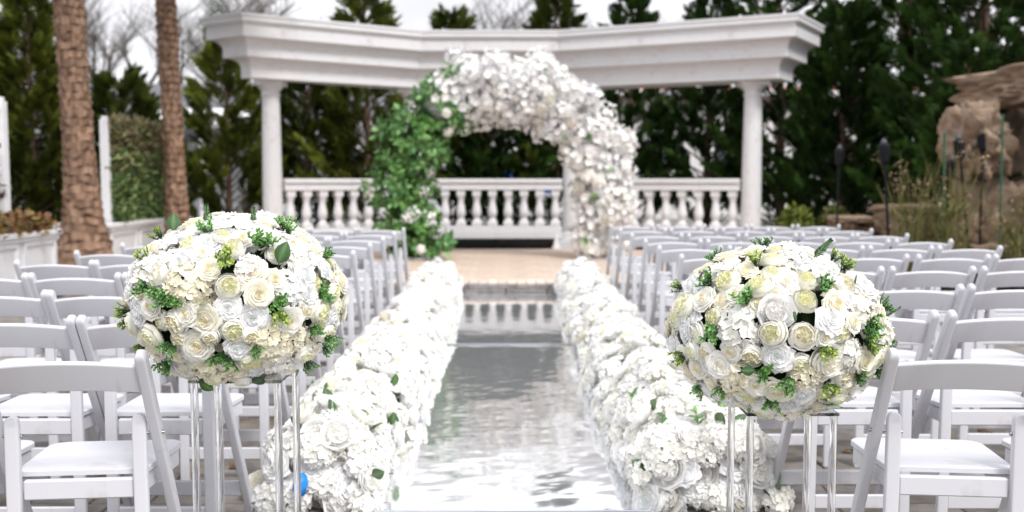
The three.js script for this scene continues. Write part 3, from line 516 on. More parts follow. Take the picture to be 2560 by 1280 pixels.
{ // strays beside the hedges
  const r = mulberry(9), stray = (name, x, d, spots, label, cat) => { const g = base(name, x, 0, -d); tag(g, label, cat); for (const [k, a, b, c, s, nx, ny, nz] of spots) bloom(k, V(a, b, c), V(nx, ny, nz), s, r, g, 0.8); };
  stray('loose_peony', -0.965, 3.82, [['O', 0.0, 0.055, 0, 0.07, -0.2, 1, 0.5], ['H', 0.1, 0.045, 0.02, 0.062, 0.3, 0.9, 0.6], ['L', 0.02, 0.03, -0.08, 0.05, 0.6, 0.3, -0.4]], 'loose white blooms lying on the paving beside the clear rod stand', 'flower');
  stray('loose_peony', 1.02, 3.88, [['O', 0, 0.06, 0, 0.075, 0.3, 1, 0.5], ['L', -0.06, 0.03, 0.05, 0.05, -0.6, 0.2, 0.4]], 'single loose white peony lying on the paving at the hedge end', 'flower');
  const mb = new MB(); mb.grid((u, v) => { const a = u * 6.283, b = v * 3.1416, k = 0.026 * (1 + 0.28 * noise3(Math.sin(a) * 2, Math.cos(a) * 2, b * 2)); return [Math.sin(a) * Math.sin(b) * k, -Math.cos(b) * k * 1.6, Math.cos(a) * Math.sin(b) * k]; }, 14, 10, [1, 1, 1]);
  const w = thing('blue_ribbon_knot', mb.geo(), std({ color: lin(0.01, 0.24, 0.75), roughness: 0.45 }), 'bright blue crumpled ribbon knot tucked in the hedge end low down', 'ribbon'); w.position.set(-0.757, 0.14, -3.545);
}

// ------------------------------------------------------------------ round floral arch: leafy on one flank, white elsewhere
{
  const C = [-0.11, 1.11], R = 1.42, D = 14.2, root = base('floral_arch', C[0], 0, -D), r = mulberry(55);
  tag(root, 'round floral arch of white blossom with one leafy green flank on the stage', 'floral arch');
  const P = (a, off, around) => { const k = R + Math.cos(around) * off, s = a < 0.35 ? smooth(0.35, -0.5, a) : 0; return V(lerp(Math.cos(a), 1, s * 0.7) * k + s * 0.07, C[1] + Math.sin(a) * k, Math.sin(around) * off); };
  const a0 = -0.72, a1 = Math.PI + 0.72, fr = new MB(); for (const z of [-0.12, 0.12]) fr.tube(Array.from({ length: 49 }, (_, k) => { const a = lerp(a0, a1, k / 48), q = P(a, 0, 0); return V(q.x, q.y, z); }), 0.016, 8, [0.6, 0.6, 0.6]);
  part('ring_frame', fr.geo(), M.dull, root);
  for (const s of [-1, 1]) { const b = new MB(); b.box(s > 0 ? P(a0, 0, 0).x : -Math.cos(a0) * R, STAGE + 0.012, 0, 0.5, 0.02, 0.45, 0.004); part('foot_plate', b.geo(), M.paint, root); }
  const core = new MB(); core.tube(Array.from({ length: 61 }, (_, k) => P(lerp(a0 + 0.04, a1 - 0.04, k / 60), 0, 0)), (t) => 0.18 + 0.03 * Math.sin(t * 40), 12, (t) => (t < 0.66 ? [0.7, 0.7, 0.66] : [0.03, 0.07, 0.02]));
  part('floral_base', core.geo(), M.dull, root);
  const ok = (p) => p.y > STAGE + 0.06;
  for (let k = 0, n = 0; n < 298 && k < 2600; k++) { // white
    const a = lerp(a0 - 0.02, 2.16, r()), taper = 1 - 0.3 * smooth(-0.15, -0.7, a), thick = 0.29 + 0.11 * smooth(1.3, 0.1, Math.abs(a - 1.3)) + 0.1 * noise3(a * 3, 2, 1) + 0.06 * smooth(0.4, -0.5, a), ar = r() * 6.283, p = P(a, taper * (1 - 0.28 * smooth(0.2, -0.6, Math.cos(ar))) * thick * (r() < 0.25 ? 1.05 + r() * 0.22 : 0.6 + r() * 0.4), ar); if (!ok(p)) continue;
    const c = P(a, 0, 0), nrm = p.clone().sub(c).normalize().add(V((r() - 0.5) * 0.8, (r() - 0.5) * 0.8, (r() - 0.2) * 0.8)).normalize();
    bloom('B', p, nrm, 0.13 + r() * 0.055, r, root); n++;
  }
  for (let k = 0, n = 0; n < 36 && k < 400; k++) { const a = lerp(a0, 2.1, r()), ar = 0.3 + r() * 2.5, p = P(a, 0.36 + r() * 0.08, ar); if (!ok(p)) continue; bloom(r() < 0.6 ? 'O' : 'H', p, p.clone().sub(P(a, 0, 0)).normalize(), 0.07 + r() * 0.03, r, root, 0.8); n++; }
  for (let k = 0, n = 0; n < 34 && k < 400; k++) { const a = lerp(a0, 2.1, r()), ar = r() * 6.28, p = P(a, 0.34 + r() * 0.06, ar); if (!ok(p)) continue; bloom('T', p, p.clone().sub(P(a, 0, 0)).normalize(), 0.1, r, root); n++; }
  for (let k = 0, n = 0; n < 285 && k < 2000; k++) { // green flank
    const a = lerp(1.95, a1 + 0.04, r()), thick = 0.31 + 0.13 * noise3(a * 2.5, 7, 1) + 0.05 * smooth(3.6, 2.6, a), ar = r() * 6.283, p = P(a, thick * (0.6 + r() * 0.35), ar); if (!ok(p)) continue;
    const nrm = p.clone().sub(P(a, 0, 0)).normalize().add(V((r() - 0.5), (r() - 0.4) * 0.9, (r() - 0.3))).normalize();
    bloom('T', p, nrm, 0.15 + r() * 0.07, r, root); n++;
  }
  for (let k = 0, n = 0; n < 12 && k < 400; k++) { const a = lerp(2.05, a1, r()), ar = 0.2 + r() * 2.7, p = P(a, 0.4 + r() * 0.08, ar); if (!ok(p)) continue; bloom(r() < 0.6 ? 'B' : 'H', p, p.clone().sub(P(a, 0, 0)).normalize(), 0.06 + r() * 0.04, r, root, 0.8); n++; }
}

// ------------------------------------------------------------------ palms
function palm(x, d, h, r0, flare, lean, seed, fronds, label) {
  const r = mulberry(seed), root = base('palm_tree', x, 0, -d); tag(root, label, 'palm tree');
  const cx = (y) => lean * (y / h) ** 1.3 * h, R = (y) => r0 * (1 - 0.12 * y / h) + flare * Math.exp(-y / 0.5), ring = 0.094, mb = new MB(), nv = Math.round(h / 0.0145);
  mb.grid((u, v) => {
    const a = u * 6.283, y = v * h, wob = noise3(Math.sin(a) * 1.4, y * 2.2, Math.cos(a) * 1.4 + seed) * 0.02, q = (y + wob) / ring, f = q - Math.floor(q), id = Math.floor(q);
    const scar = 0.03 * Math.pow(f, 0.6) * (0.7 + 0.8 * noise3(Math.sin(a) * 1.3 + id * 3.1, id * 1.7, Math.cos(a) * 1.3)) - (f > 0.84 ? 0.014 : 0), crack = Math.pow(Math.abs(noise3(Math.sin(a) * 7, id * 0.9 + y, Math.cos(a) * 7)), 0.25), rr = R(y) + scar - 0.008 * (1 - crack) + 0.012 * noise3(Math.sin(a), y * 1.3, Math.cos(a));
    return [cx(y) + Math.sin(a) * rr, y, Math.cos(a) * rr];
  }, 72, nv, (u, v) => { const a = u * 6.283, y = v * h, q = (y + noise3(Math.sin(a) * 1.4, y * 2.2, Math.cos(a) * 1.4 + seed) * 0.02) / ring, f = q - Math.floor(q), id = Math.floor(q), t = 0.5 + 0.5 * noise3(Math.sin(a) * 2.5 + id * 2.3, id * 1.3, Math.cos(a) * 2.5); const fib = smooth(0.6, 0.74, f) * (0.62 + 0.5 * noise3(Math.sin(a) * 1.5, id * 2.3, Math.cos(a) * 1.5)); return mix(mix([0.13, 0.075, 0.052], [0.42, 0.275, 0.19], t), [0.03, 0.018, 0.012], fib); }, 6.283 * r0, h);
  part('trunk', mb.geo(), M.bark, root);
  const crown = new MB();
  for (let k = 0; k < fronds; k++) {
    const a = (k / fronds) * 6.283 + r() * 0.4, L = 2.3 + r() * 0.5, up = 0.2 + r() * 1.1, pts = [];
    for (let i = 0; i <= 10; i++) { const t = i / 10; pts.push(V(cx(h) + Math.sin(a) * L * t * (0.55 + 0.45 * (1 - t * 0.3)), h + up * t * 1.6 - (1.6 + up * 0.9) * t * t, Math.cos(a) * L * t * (0.55 + 0.45 * (1 - t * 0.3)))); }
    crown.tube(pts, (t) => 0.03 * (1 - t * 0.85), 5, [0.16, 0.2, 0.06]);
    const cv = new THREE.CatmullRomCurve3(pts);
    for (let i = 0; i < 46; i++) { const t = 0.12 + 0.88 * (i / 45), p = cv.getPoint(t), tg = cv.getTangent(t), s = UP.clone().cross(tg).normalize(), ln = 0.55 * Math.sin(0.5 + t * 2.3), c = mix([0.035, 0.08, 0.02], [0.09, 0.15, 0.04], r()); for (const q of [-1, 1]) { const tip = p.clone().addScaledVector(s, q * ln * 0.8).addScaledVector(tg, ln * 0.6).add(V(0, -ln * (0.35 + r() * 0.2), 0)), b = tg.clone().multiplyScalar(0.018); const A = p.clone().sub(b), B = p.clone().add(b), m = p.clone().lerp(tip, 0.5).add(V(0, 0.03, 0)); crown.flat([A.toArray(), m.clone().sub(b).toArray(), m.clone().add(b).toArray(), B.toArray()], c); crown.tri(m.clone().sub(b).toArray(), tip.toArray(), m.clone().add(b).toArray(), [0, 0], [0, 1], [1, 0], c); } }
  }
  tag(part('fronds', crown.geo(), M.leaf, root), null, null, null, 'stuff');
}
palm(-4.89, 11.5, 6.4, 0.158, 0.31, -0.04, 3, 16, 'thick ringed palm trunk with a flared foot between the white planters');
palm(-4.44, 13.4, 5.25, 0.126, 0.09, -0.031, 4, 14, 'slimmer ringed palm trunk behind the ivy trellis');

// ------------------------------------------------------------------ white planters with trellis panels
function planter(x0, d0, d1, seed, label) { // long side faces the aisle
  const L = d1 - d0, root = base('planter_box', x0 - 0.36, 0, -(d0 + d1) / 2); tag(root, label, 'planter', 'white panelled planters along the palm side');
  const b = new MB(); b.box(0, 0.32, 0, 0.66, 0.6, L - 0.06, 0.006); part('box', b.geo(), M.planter, root);
  const foot = new MB(); foot.box(0, 0.045, 0, 0.71, 0.09, L - 0.01, 0.006); part('plinth', foot.geo(), M.planter, root);
  const rim = new MB(); for (const [x, z, sx, sz] of [[0.33, 0, 0.12, L + 0.06], [-0.33, 0, 0.12, L + 0.06], [0, L / 2 - 0.03, 0.54, 0.12], [0, -L / 2 + 0.03, 0.54, 0.12]]) rim.box(x, 0.69, z, sx, 0.06, sz, 0.012); rim.box(0.345, 0.64, 0, 0.05, 0.04, L - 0.01, 0.01).box(0, 0.64, L / 2 - 0.035, 0.64, 0.04, 0.05, 0.01); part('rim', rim.geo(), M.planter, root);
  const frame = (mb, put) => { for (const [u, v, w, h] of [[0, 0.24, 1, 0.06], [0, -0.2, 1, 0.06], [-0.47, 0.02, 0.06, 0.38], [0.47, 0.02, 0.06, 0.38]]) put(mb, u, v, w, h); };
  const n = Math.round(L / 0.9);
  for (let k = 0; k < n; k++) { const mb = new MB(), cz = -L / 2 + (L * (k + 0.5)) / n, W = L / n - 0.1; frame(mb, (m, u, v, w, h) => m.box(0.339, 0.36 + v, cz + u * W, 0.024, h, w === 1 ? W : 0.06, 0.003)); part('panel_frame', mb.geo(), M.planter, root); }
  for (const s of [-1, 1]) { const mb = new MB(); frame(mb, (m, u, v, w, h) => m.box(s * 0.165 + u * 0.28, 0.36 + v, L / 2 - 0.021, w === 1 ? 0.28 : 0.05, h, 0.024, 0.003)); part('panel_frame', mb.geo(), M.planter, root); }
  const soil = new MB(); soil.box(0, 0.63, 0, 0.56, 0.05, L - 0.2, 0); part('soil', soil.geo(), M.soil, root);
}
planter(-4.9, 7.6, 10.85, 1, 'white panelled planter before the flared palm, with rusty golden shrubs in it');
planter(-4.86, 12.15, 15.1, 2, 'white panelled planter behind the flared palm, below the ivy trellis');
function trellis(x, d0, d1, h, label) {
  const root = base('trellis', x, 0.655, -(d0 + d1) / 2), L = d1 - d0; tag(root, label, 'trellis', 'white trellis panels standing in the planters'); h -= 0.655;
  for (const s of [-1, 1]) { const mb = new MB(); mb.box(0, h / 2, s * (L / 2 - 0.05), 0.1, h, 0.1, 0.006).box(0, h + 0.02, s * (L / 2 - 0.05), 0.07, 0.04, 0.07, 0.008); part('post', mb.geo(), M.planter, root); }
  const bot = new MB(); bot.box(0, 0.09, 0, 0.05, 0.07, L - 0.2, 0.004); part('bottom_bar', bot.geo(), M.planter, root);
  const top = new MB(); top.tube(Array.from({ length: 25 }, (_, k) => { const t = k / 24; return V(0, h - 0.03 - 0.05 * Math.cos(t * 12.6), lerp(L / 2 - 0.1, -L / 2 + 0.1, t)); }), 0.026, 8, [1, 1, 1]); part('top_bar', top.geo(), M.planter, root);
  const n = Math.floor(L / 0.16); for (let k = 1; k < n; k++) { const mb = new MB(); mb.box(0.006, h / 2 + 0.01, -L / 2 + 0.05 + ((L - 0.1) * k) / n, 0.012, h - 0.12, 0.025, 0.002); part('slat', mb.geo(), M.planter, root); }
  for (let k = 1; k < 8; k++) { const mb = new MB(); mb.box(-0.008, 0.12 + ((h - 0.2) * k) / 8, 0, 0.012, 0.025, L - 0.2, 0.002); part('slat', mb.geo(), M.planter, root); }
}
trellis(-5.06, 7.9, 10.05, 2.03, 'white trellis with bare slats standing before the flared palm');
trellis(-5.02, 12.42, 14.4, 2.0, 'white wavy topped trellis overgrown with ivy behind the flared palm');

// leaves scattered through a volume, as one mesh of small folded leaves
function leafMass(n, seed, where, len, wid, colours, up = 0.3) {
  const r = mulberry(seed), mb = new MB();
  for (let k = 0; k < n; k++) { const p = where(r); if (!p) continue; const c = mix(colours[0], colours[1], r() * r() * 1.1), c2 = colours[2] && r() < 0.25 ? colours[2] : c; mb.at(p[0], p[1], p[2], 0.4 + (r() - up) * 1.8, r() * 6.283, (r() - 0.5) * 1.2, 0.7 + r() * 0.6); leafShapeSmall(mb, len, wid, c2); }
  return mb.off().geo();
}
function stems(n, seed, from, to, rad, c) { const r = mulberry(seed), mb = new MB(); for (let k = 0; k < n; k++) { const a = from(r), b = to(r, a), m = V((a[0] + b[0]) / 2 + (r() - 0.5) * 0.15, (a[1] + b[1]) / 2 + 0.05, (a[2] + b[2]) / 2 + (r() - 0.5) * 0.15); mb.tube([V(...a), m, V(...b)], [rad, rad * 0.8, rad * 0.45], 4, mix(c[0], c[1], r()), false); } return mb.geo(); }
{
  const iv = base('ivy', -5.0, 0.66, -13.4); tag(iv, 'ivy climbing the wavy topped trellis, brown and dry near the top', 'ivy');
  part('vines', stems(46, 3, (r) => [0.02, 0, (r() - 0.5) * 1.6], (r, a) => [0.04, 1.0 + r() * 0.35, a[2] + (r() - 0.5) * 0.8], 0.009, [[0.12, 0.08, 0.05], [0.2, 0.14, 0.08]]), M.dull, iv);
  part('leaves', leafMass(2300, 4, (r) => [0.02 + (r() - 0.35) * 0.18, 0.02 + r() * 0.92, (r() - 0.5) * 1.85], 0.075, 0.03, [[0.08, 0.14, 0.04], [0.33, 0.43, 0.16], [0.22, 0.3, 0.13]]), M.leaf, iv);
  part('dry_leaves', leafMass(1700, 5, (r) => [0.02 + (r() - 0.35) * 0.16, 0.7 + r() * 0.68, (r() - 0.5) * 1.85], 0.075, 0.028, [[0.17, 0.14, 0.07], [0.4, 0.34, 0.2], [0.2, 0.24, 0.09]]), M.leaf, iv);
  const sh = base('planter_shrub', -5.12, 0.66, -9.6); tag(sh, 'golden brown low shrub spilling over the planter rim', 'shrub');
  part('stems', stems(40, 6, (r) => [(r() - 0.5) * 0.3, 0, (r() - 0.5) * 2.2], (r, a) => [a[0] + (r() - 0.4) * 0.3, 0.15 + r() * 0.15, a[2] + (r() - 0.5) * 0.3], 0.008, [[0.15, 0.09, 0.05], [0.2, 0.13, 0.07]]), M.dull, sh);
  part('leaves', leafMass(1500, 7, (r) => { const z = (r() - 0.5) * 2.4; return [(r() - 0.45) * 0.46, r() * 0.26 * (1 - (z / 1.5) ** 2 * 0.5), z]; }, 0.07, 0.032, [[0.2, 0.13, 0.04], [0.42, 0.31, 0.11], [0.22, 0.09, 0.05]]), M.leaf, sh);
  const rd = base('red_shrub', -5.3, 0.66, -9.35); tag(rd, 'dark red leaved shrub growing up the bare trellis', 'shrub');
  part('stems', stems(30, 8, (r) => [(r() - 0.5) * 0.2, 0, (r() - 0.5) * 0.7], (r, a) => [a[0] + (r() - 0.3) * 0.4, 0.5 + r() * 0.5, a[2] + (r() - 0.5) * 0.5], 0.01, [[0.1, 0.05, 0.04], [0.15, 0.08, 0.05]]), M.dull, rd);
  part('leaves', leafMass(1100, 9, (r) => [0.1 + (r() - 0.5) * 0.45, 0.1 + r() * 0.8, (r() - 0.5) * 1.0], 0.075, 0.035, [[0.06, 0.025, 0.022], [0.19, 0.08, 0.06], [0.11, 0.07, 0.03]]), M.leaf, rd);
}

// ------------------------------------------------------------------ evergreens: trunk, limbs, and a crown of feathery sprays along the limbs
function spray(seed, n) { // flat fan of scale-leaf plumes about 1 long
  const r = mulberry(seed), mb = new MB();
  for (let k = 0; k < n; k++) {
    const t = 0.08 + 0.9 * (k / n), s = k % 2 ? 1 : -1, a = s * (0.45 + r() * 0.4) * (1 - t * 0.5), L = (0.42 - 0.24 * t) * (0.8 + r() * 0.5), x = 0, y = t * 0.75, w = 0.035 + r() * 0.02, z0 = (r() - 0.5) * 0.12, dz = (r() - 0.5) * 0.3;
    const dx = Math.sin(a) * L, dy = Math.cos(a) * L, px = Math.cos(a) * w, py = -Math.sin(a) * w;
    mb.flat([[x, y, z0], [x + dx * 0.5 + px, y + dy * 0.5 + py, z0 + dz * 0.4 * L], [x + dx, y + dy, z0 + dz * L], [x + dx * 0.5 - px, y + dy * 0.5 - py, z0 + dz * 0.6 * L]]);
  }
  mb.flat([[-0.02, 0, 0], [0.02, 0, 0], [0.006, 1, 0.03], [-0.006, 1, 0.03]]);
  return mb.geo();
}
const SPRAYS = [spray(61, 17), spray(62, 15)];
const M_needle = new THREE.MeshPhysicalMaterial({ color: 0xffffff, roughness: 0.85, specularIntensity: 0.2, transmission: 0.22, thickness: 0, side: THREE.DoubleSide });
function evergreen(x, d, h, rad, seed, c0, c1, label, o = {}) {
  const { limbs = 105, per = 17, size = 0.42, low = 0.04, rise = 0.8, shape = 0.8, bare = 0.3 } = o, r = mulberry(seed), root = base('evergreen_tree', x, 0, -d); tag(root, label, 'evergreen tree', 'evergreens screening the garden');
  const tr = new MB(), bend = (r() - 0.5) * 0.3; tr.tube(Array.from({ length: 9 }, (_, k) => V(bend * (k / 8) ** 2, (k / 8) * h * 0.96 - 0.1, 0)), (t) => 0.016 * h * (1 - t * 0.93) + 0.01, 8, (t) => mix([0.11, 0.07, 0.05], [0.16, 0.11, 0.08], r()));
  part('trunk', tr.geo(), M.bark, root);
  const lb = new MB(), mats = [[], []], q = new THREE.Quaternion(), mx = new THREE.Matrix4(), col = [[], []];
  for (let k = 0; k < limbs; k++) {
    const t = low + (1 - low) * Math.pow((k + r() * 0.9) / limbs, 0.92), y = t * h * 0.95, a = k * 2.39996 + r() * 0.7, L = rad * Math.pow(1 - t, shape) * (0.62 + r() * 0.55) + 0.16, up = rise * (0.55 + r() * 0.6);
    const dir = V(Math.sin(a), up, Math.cos(a)).normalize(), p0 = V(bend * t * t, y - L * 0.2, 0), p2 = p0.clone().addScaledVector(dir, L).add(V(0, 0.12 * L, 0)), p1 = p0.clone().lerp(p2, 0.5).add(V(0, -0.07 * L, 0));
    lb.tube([p0, p1, p2], [0.012 + 0.008 * L, 0.009 + 0.004 * L, 0.004], 4, [0.1, 0.07, 0.05], false);
    const n = Math.max(5, Math.round(per * (0.35 + L / rad))), tint = r();
    for (let i = 0; i < n; i++) {
      const s = bare + (1 - bare) * Math.sqrt((i + r()) / n), p = s < 0.5 ? p0.clone().lerp(p1, s * 2) : p1.clone().lerp(p2, s * 2 - 1), spread = 0.9 - s * 0.35;
      const v = dir.clone().add(V((r() - 0.5) * 2 * spread, (r() - 0.35) * 1.3 * spread, (r() - 0.5) * 2 * spread)).normalize(), sc = size * (0.55 + r() * 0.7) * (1.15 - 0.35 * s);
      q.setFromUnitVectors(UP, v).multiply(new THREE.Quaternion().setFromAxisAngle(UP, r() * 6.283)); mx.compose(p, q, V(sc, sc, sc)); const w = i % 2; mats[w].push(mx.clone()); col[w].push(mix(c0, c1, clamp(0.25 + 0.5 * tint + (r() - 0.5) * 0.7, 0, 1)));
    }
  }
  part('limbs', lb.geo(), M.bark, root);
  for (const w of [0, 1]) { const im = new THREE.InstancedMesh(SPRAYS[w], M_needle, mats[w].length); mats[w].forEach((m, i) => { im.setMatrixAt(i, m); im.setColorAt(i, lin(...col[w][i])); }); im.name = 'crown'; im.castShadow = im.receiveShadow = true; tag(im, null, null, null, 'stuff'); root.add(im); }
}
const OLIVE = [[0.032, 0.052, 0.008], [0.175, 0.2, 0.026]], DARK = [[0.008, 0.022, 0.005], [0.06, 0.125, 0.022]], MID = [[0.016, 0.03, 0.005], [0.1, 0.13, 0.017]];
const tree = (u, d, h, rad, seed, c, label, o) => evergreen(((u - 1272) / 2489) * d, d, h, rad, seed, c[0], c[1], label, o);
tree(-40, 17.5, 4.1, 1.4, 401, OLIVE, 'olive evergreen at the edge behind the bare trellis', {});
tree(90, 17, 4.7, 0.95, 402, OLIVE, 'tall olive evergreen seen between the bare trellis and the flared palm', { limbs: 115 });
tree(322, 18.5, 3.25, 1.35, 403, MID, 'short bushy evergreen seen between the two palm trunks', { limbs: 80 });
tree(575, 19, 4.2, 1.4, 404, OLIVE, 'airy olive evergreen beside the slim palm under the entablature end', { limbs: 76, rise: 1.0 });
tree(770, 20.5, 4.3, 1.5, 405, MID, 'loose green evergreen behind the colonnade bay beside the leafy arch flank', { limbs: 105 });
tree(925, 20, 5.3, 1.6, 406, OLIVE, 'olive evergreen showing above the entablature beside the leafy arch flank', { limbs: 115 });
tree(1120, 21.5, 4.9, 1.5, 407, MID, 'dark evergreen behind the middle balustrade and the leafy arch flank', { limbs: 115 });
tree(1250, 21, 4.1, 1.5, 411, DARK, 'low dark evergreen framed by the arch opening', { limbs: 115 });
tree(1385, 21, 5.6, 1.25, 408, MID, 'pointed evergreen rising above the arch and entablature', { limbs: 118, rise: 0.9 });
tree(1575, 21.5, 5.4, 1.35, 409, DARK, 'pointed dark evergreen rising behind the white arch flank', { limbs: 118, rise: 0.9 });
tree(1765, 21, 5.6, 1.5, 410, DARK, 'dark evergreen above the rock side end of the entablature', { limbs: 118, rise: 0.9 });
tree(1950, 20, 6.4, 1.75, 412, DARK, 'tall dark evergreen just beyond the entablature end on the rock side', { limbs: 140 });
tree(2105, 17.5, 4.4, 1.5, 416, DARK, 'dark evergreen between the colonnade and the rock grotto', { limbs: 135 });
tree(2260, 17.8, 6.6, 1.95, 413, DARK, 'large dark evergreen behind the dry grasses', { limbs: 165 });
tree(2440, 15.2, 6.8, 1.9, 414, DARK, 'large dark evergreen towering over the rock grotto', { limbs: 180, per: 18 });
tree(2640, 15.5, 6.8, 2.0, 415, DARK, 'dark evergreen at the far edge behind the rock grotto', { limbs: 130, per: 17 });
tree(2400, 13.2, 3.1, 0.6, 417, DARK, 'slim young evergreen beside the rock overhang', { limbs: 70, size: 0.34 });

// ------------------------------------------------------------------ bare trees far behind
function bareTree(x, d, h, seed, label) {
  const r = mulberry(seed), mb = new MB(), root = base('bare_tree', x, 0, -d); tag(root, label, 'bare tree', 'leafless trees far behind the evergreens');
  const grow = (p, dir, L, rad, level) => {
    const n = 4, pts = [p.clone()], d0 = dir.clone(); for (let i = 0; i < n; i++) { d0.add(V((r() - 0.5) * 0.28, 0.05 + (r() - 0.5) * 0.14, (r() - 0.5) * 0.28)).normalize(); pts.push(pts[i].clone().addScaledVector(d0, L / n)); }
    const c = mix([0.1, 0.085, 0.075], [0.17, 0.15, 0.135], r()); mb.tube(pts, (t) => rad * (1 - 0.45 * t), level < 2 ? 7 : level < 4 ? 4 : 3, c, false);
    if (level >= 6) return; const kids = level === 0 ? 5 : level < 4 ? 4 : 3;
    for (let k = 0; k < kids; k++) { const t = level === 0 ? 0.45 + 0.55 * (k / kids) : 0.3 + 0.7 * ((k + r()) / kids), i = Math.min(n - 1, Math.floor(t * n)), q = pts[i].clone().lerp(pts[i + 1], t * n - i), a = r() * 6.283, s = V(Math.sin(a), 0, Math.cos(a)), nd = d0.clone().multiplyScalar(0.75).addScaledVector(s, 0.6 + r() * 0.3).add(V(0, 0.15, 0)).normalize(); grow(q, nd, L * (0.56 + r() * 0.16), rad * 0.5, level + 1); }
  };
  grow(V(0, -0.1, 0), V((r() - 0.5) * 0.1, 1, 0), h * 0.36, h * 0.016, 0);
  part('branches', mb.geo(), M.bark, root);
}
const bare = (u, d, h, s, l) => bareTree(((u - 1272) / 2489) * d, d, h, s, l);
bare(330, 36, 12, 501, 'leafless tree against the pale sky between the two palm trunks');
bare(560, 38, 13, 502, 'leafless tree against the pale sky above the entablature end by the slim palm');
bare(760, 37, 12, 506, 'leafless tree behind the olive evergreen above the entablature');
bare(1180, 40, 13, 503, 'leafless tree against the pale sky over the middle of the entablature');
bare(1470, 41, 12, 505, 'leafless tree between the two pointed evergreens over the arch');
bare(20, 37, 12, 504, 'leafless tree behind the bare trellis at the edge');

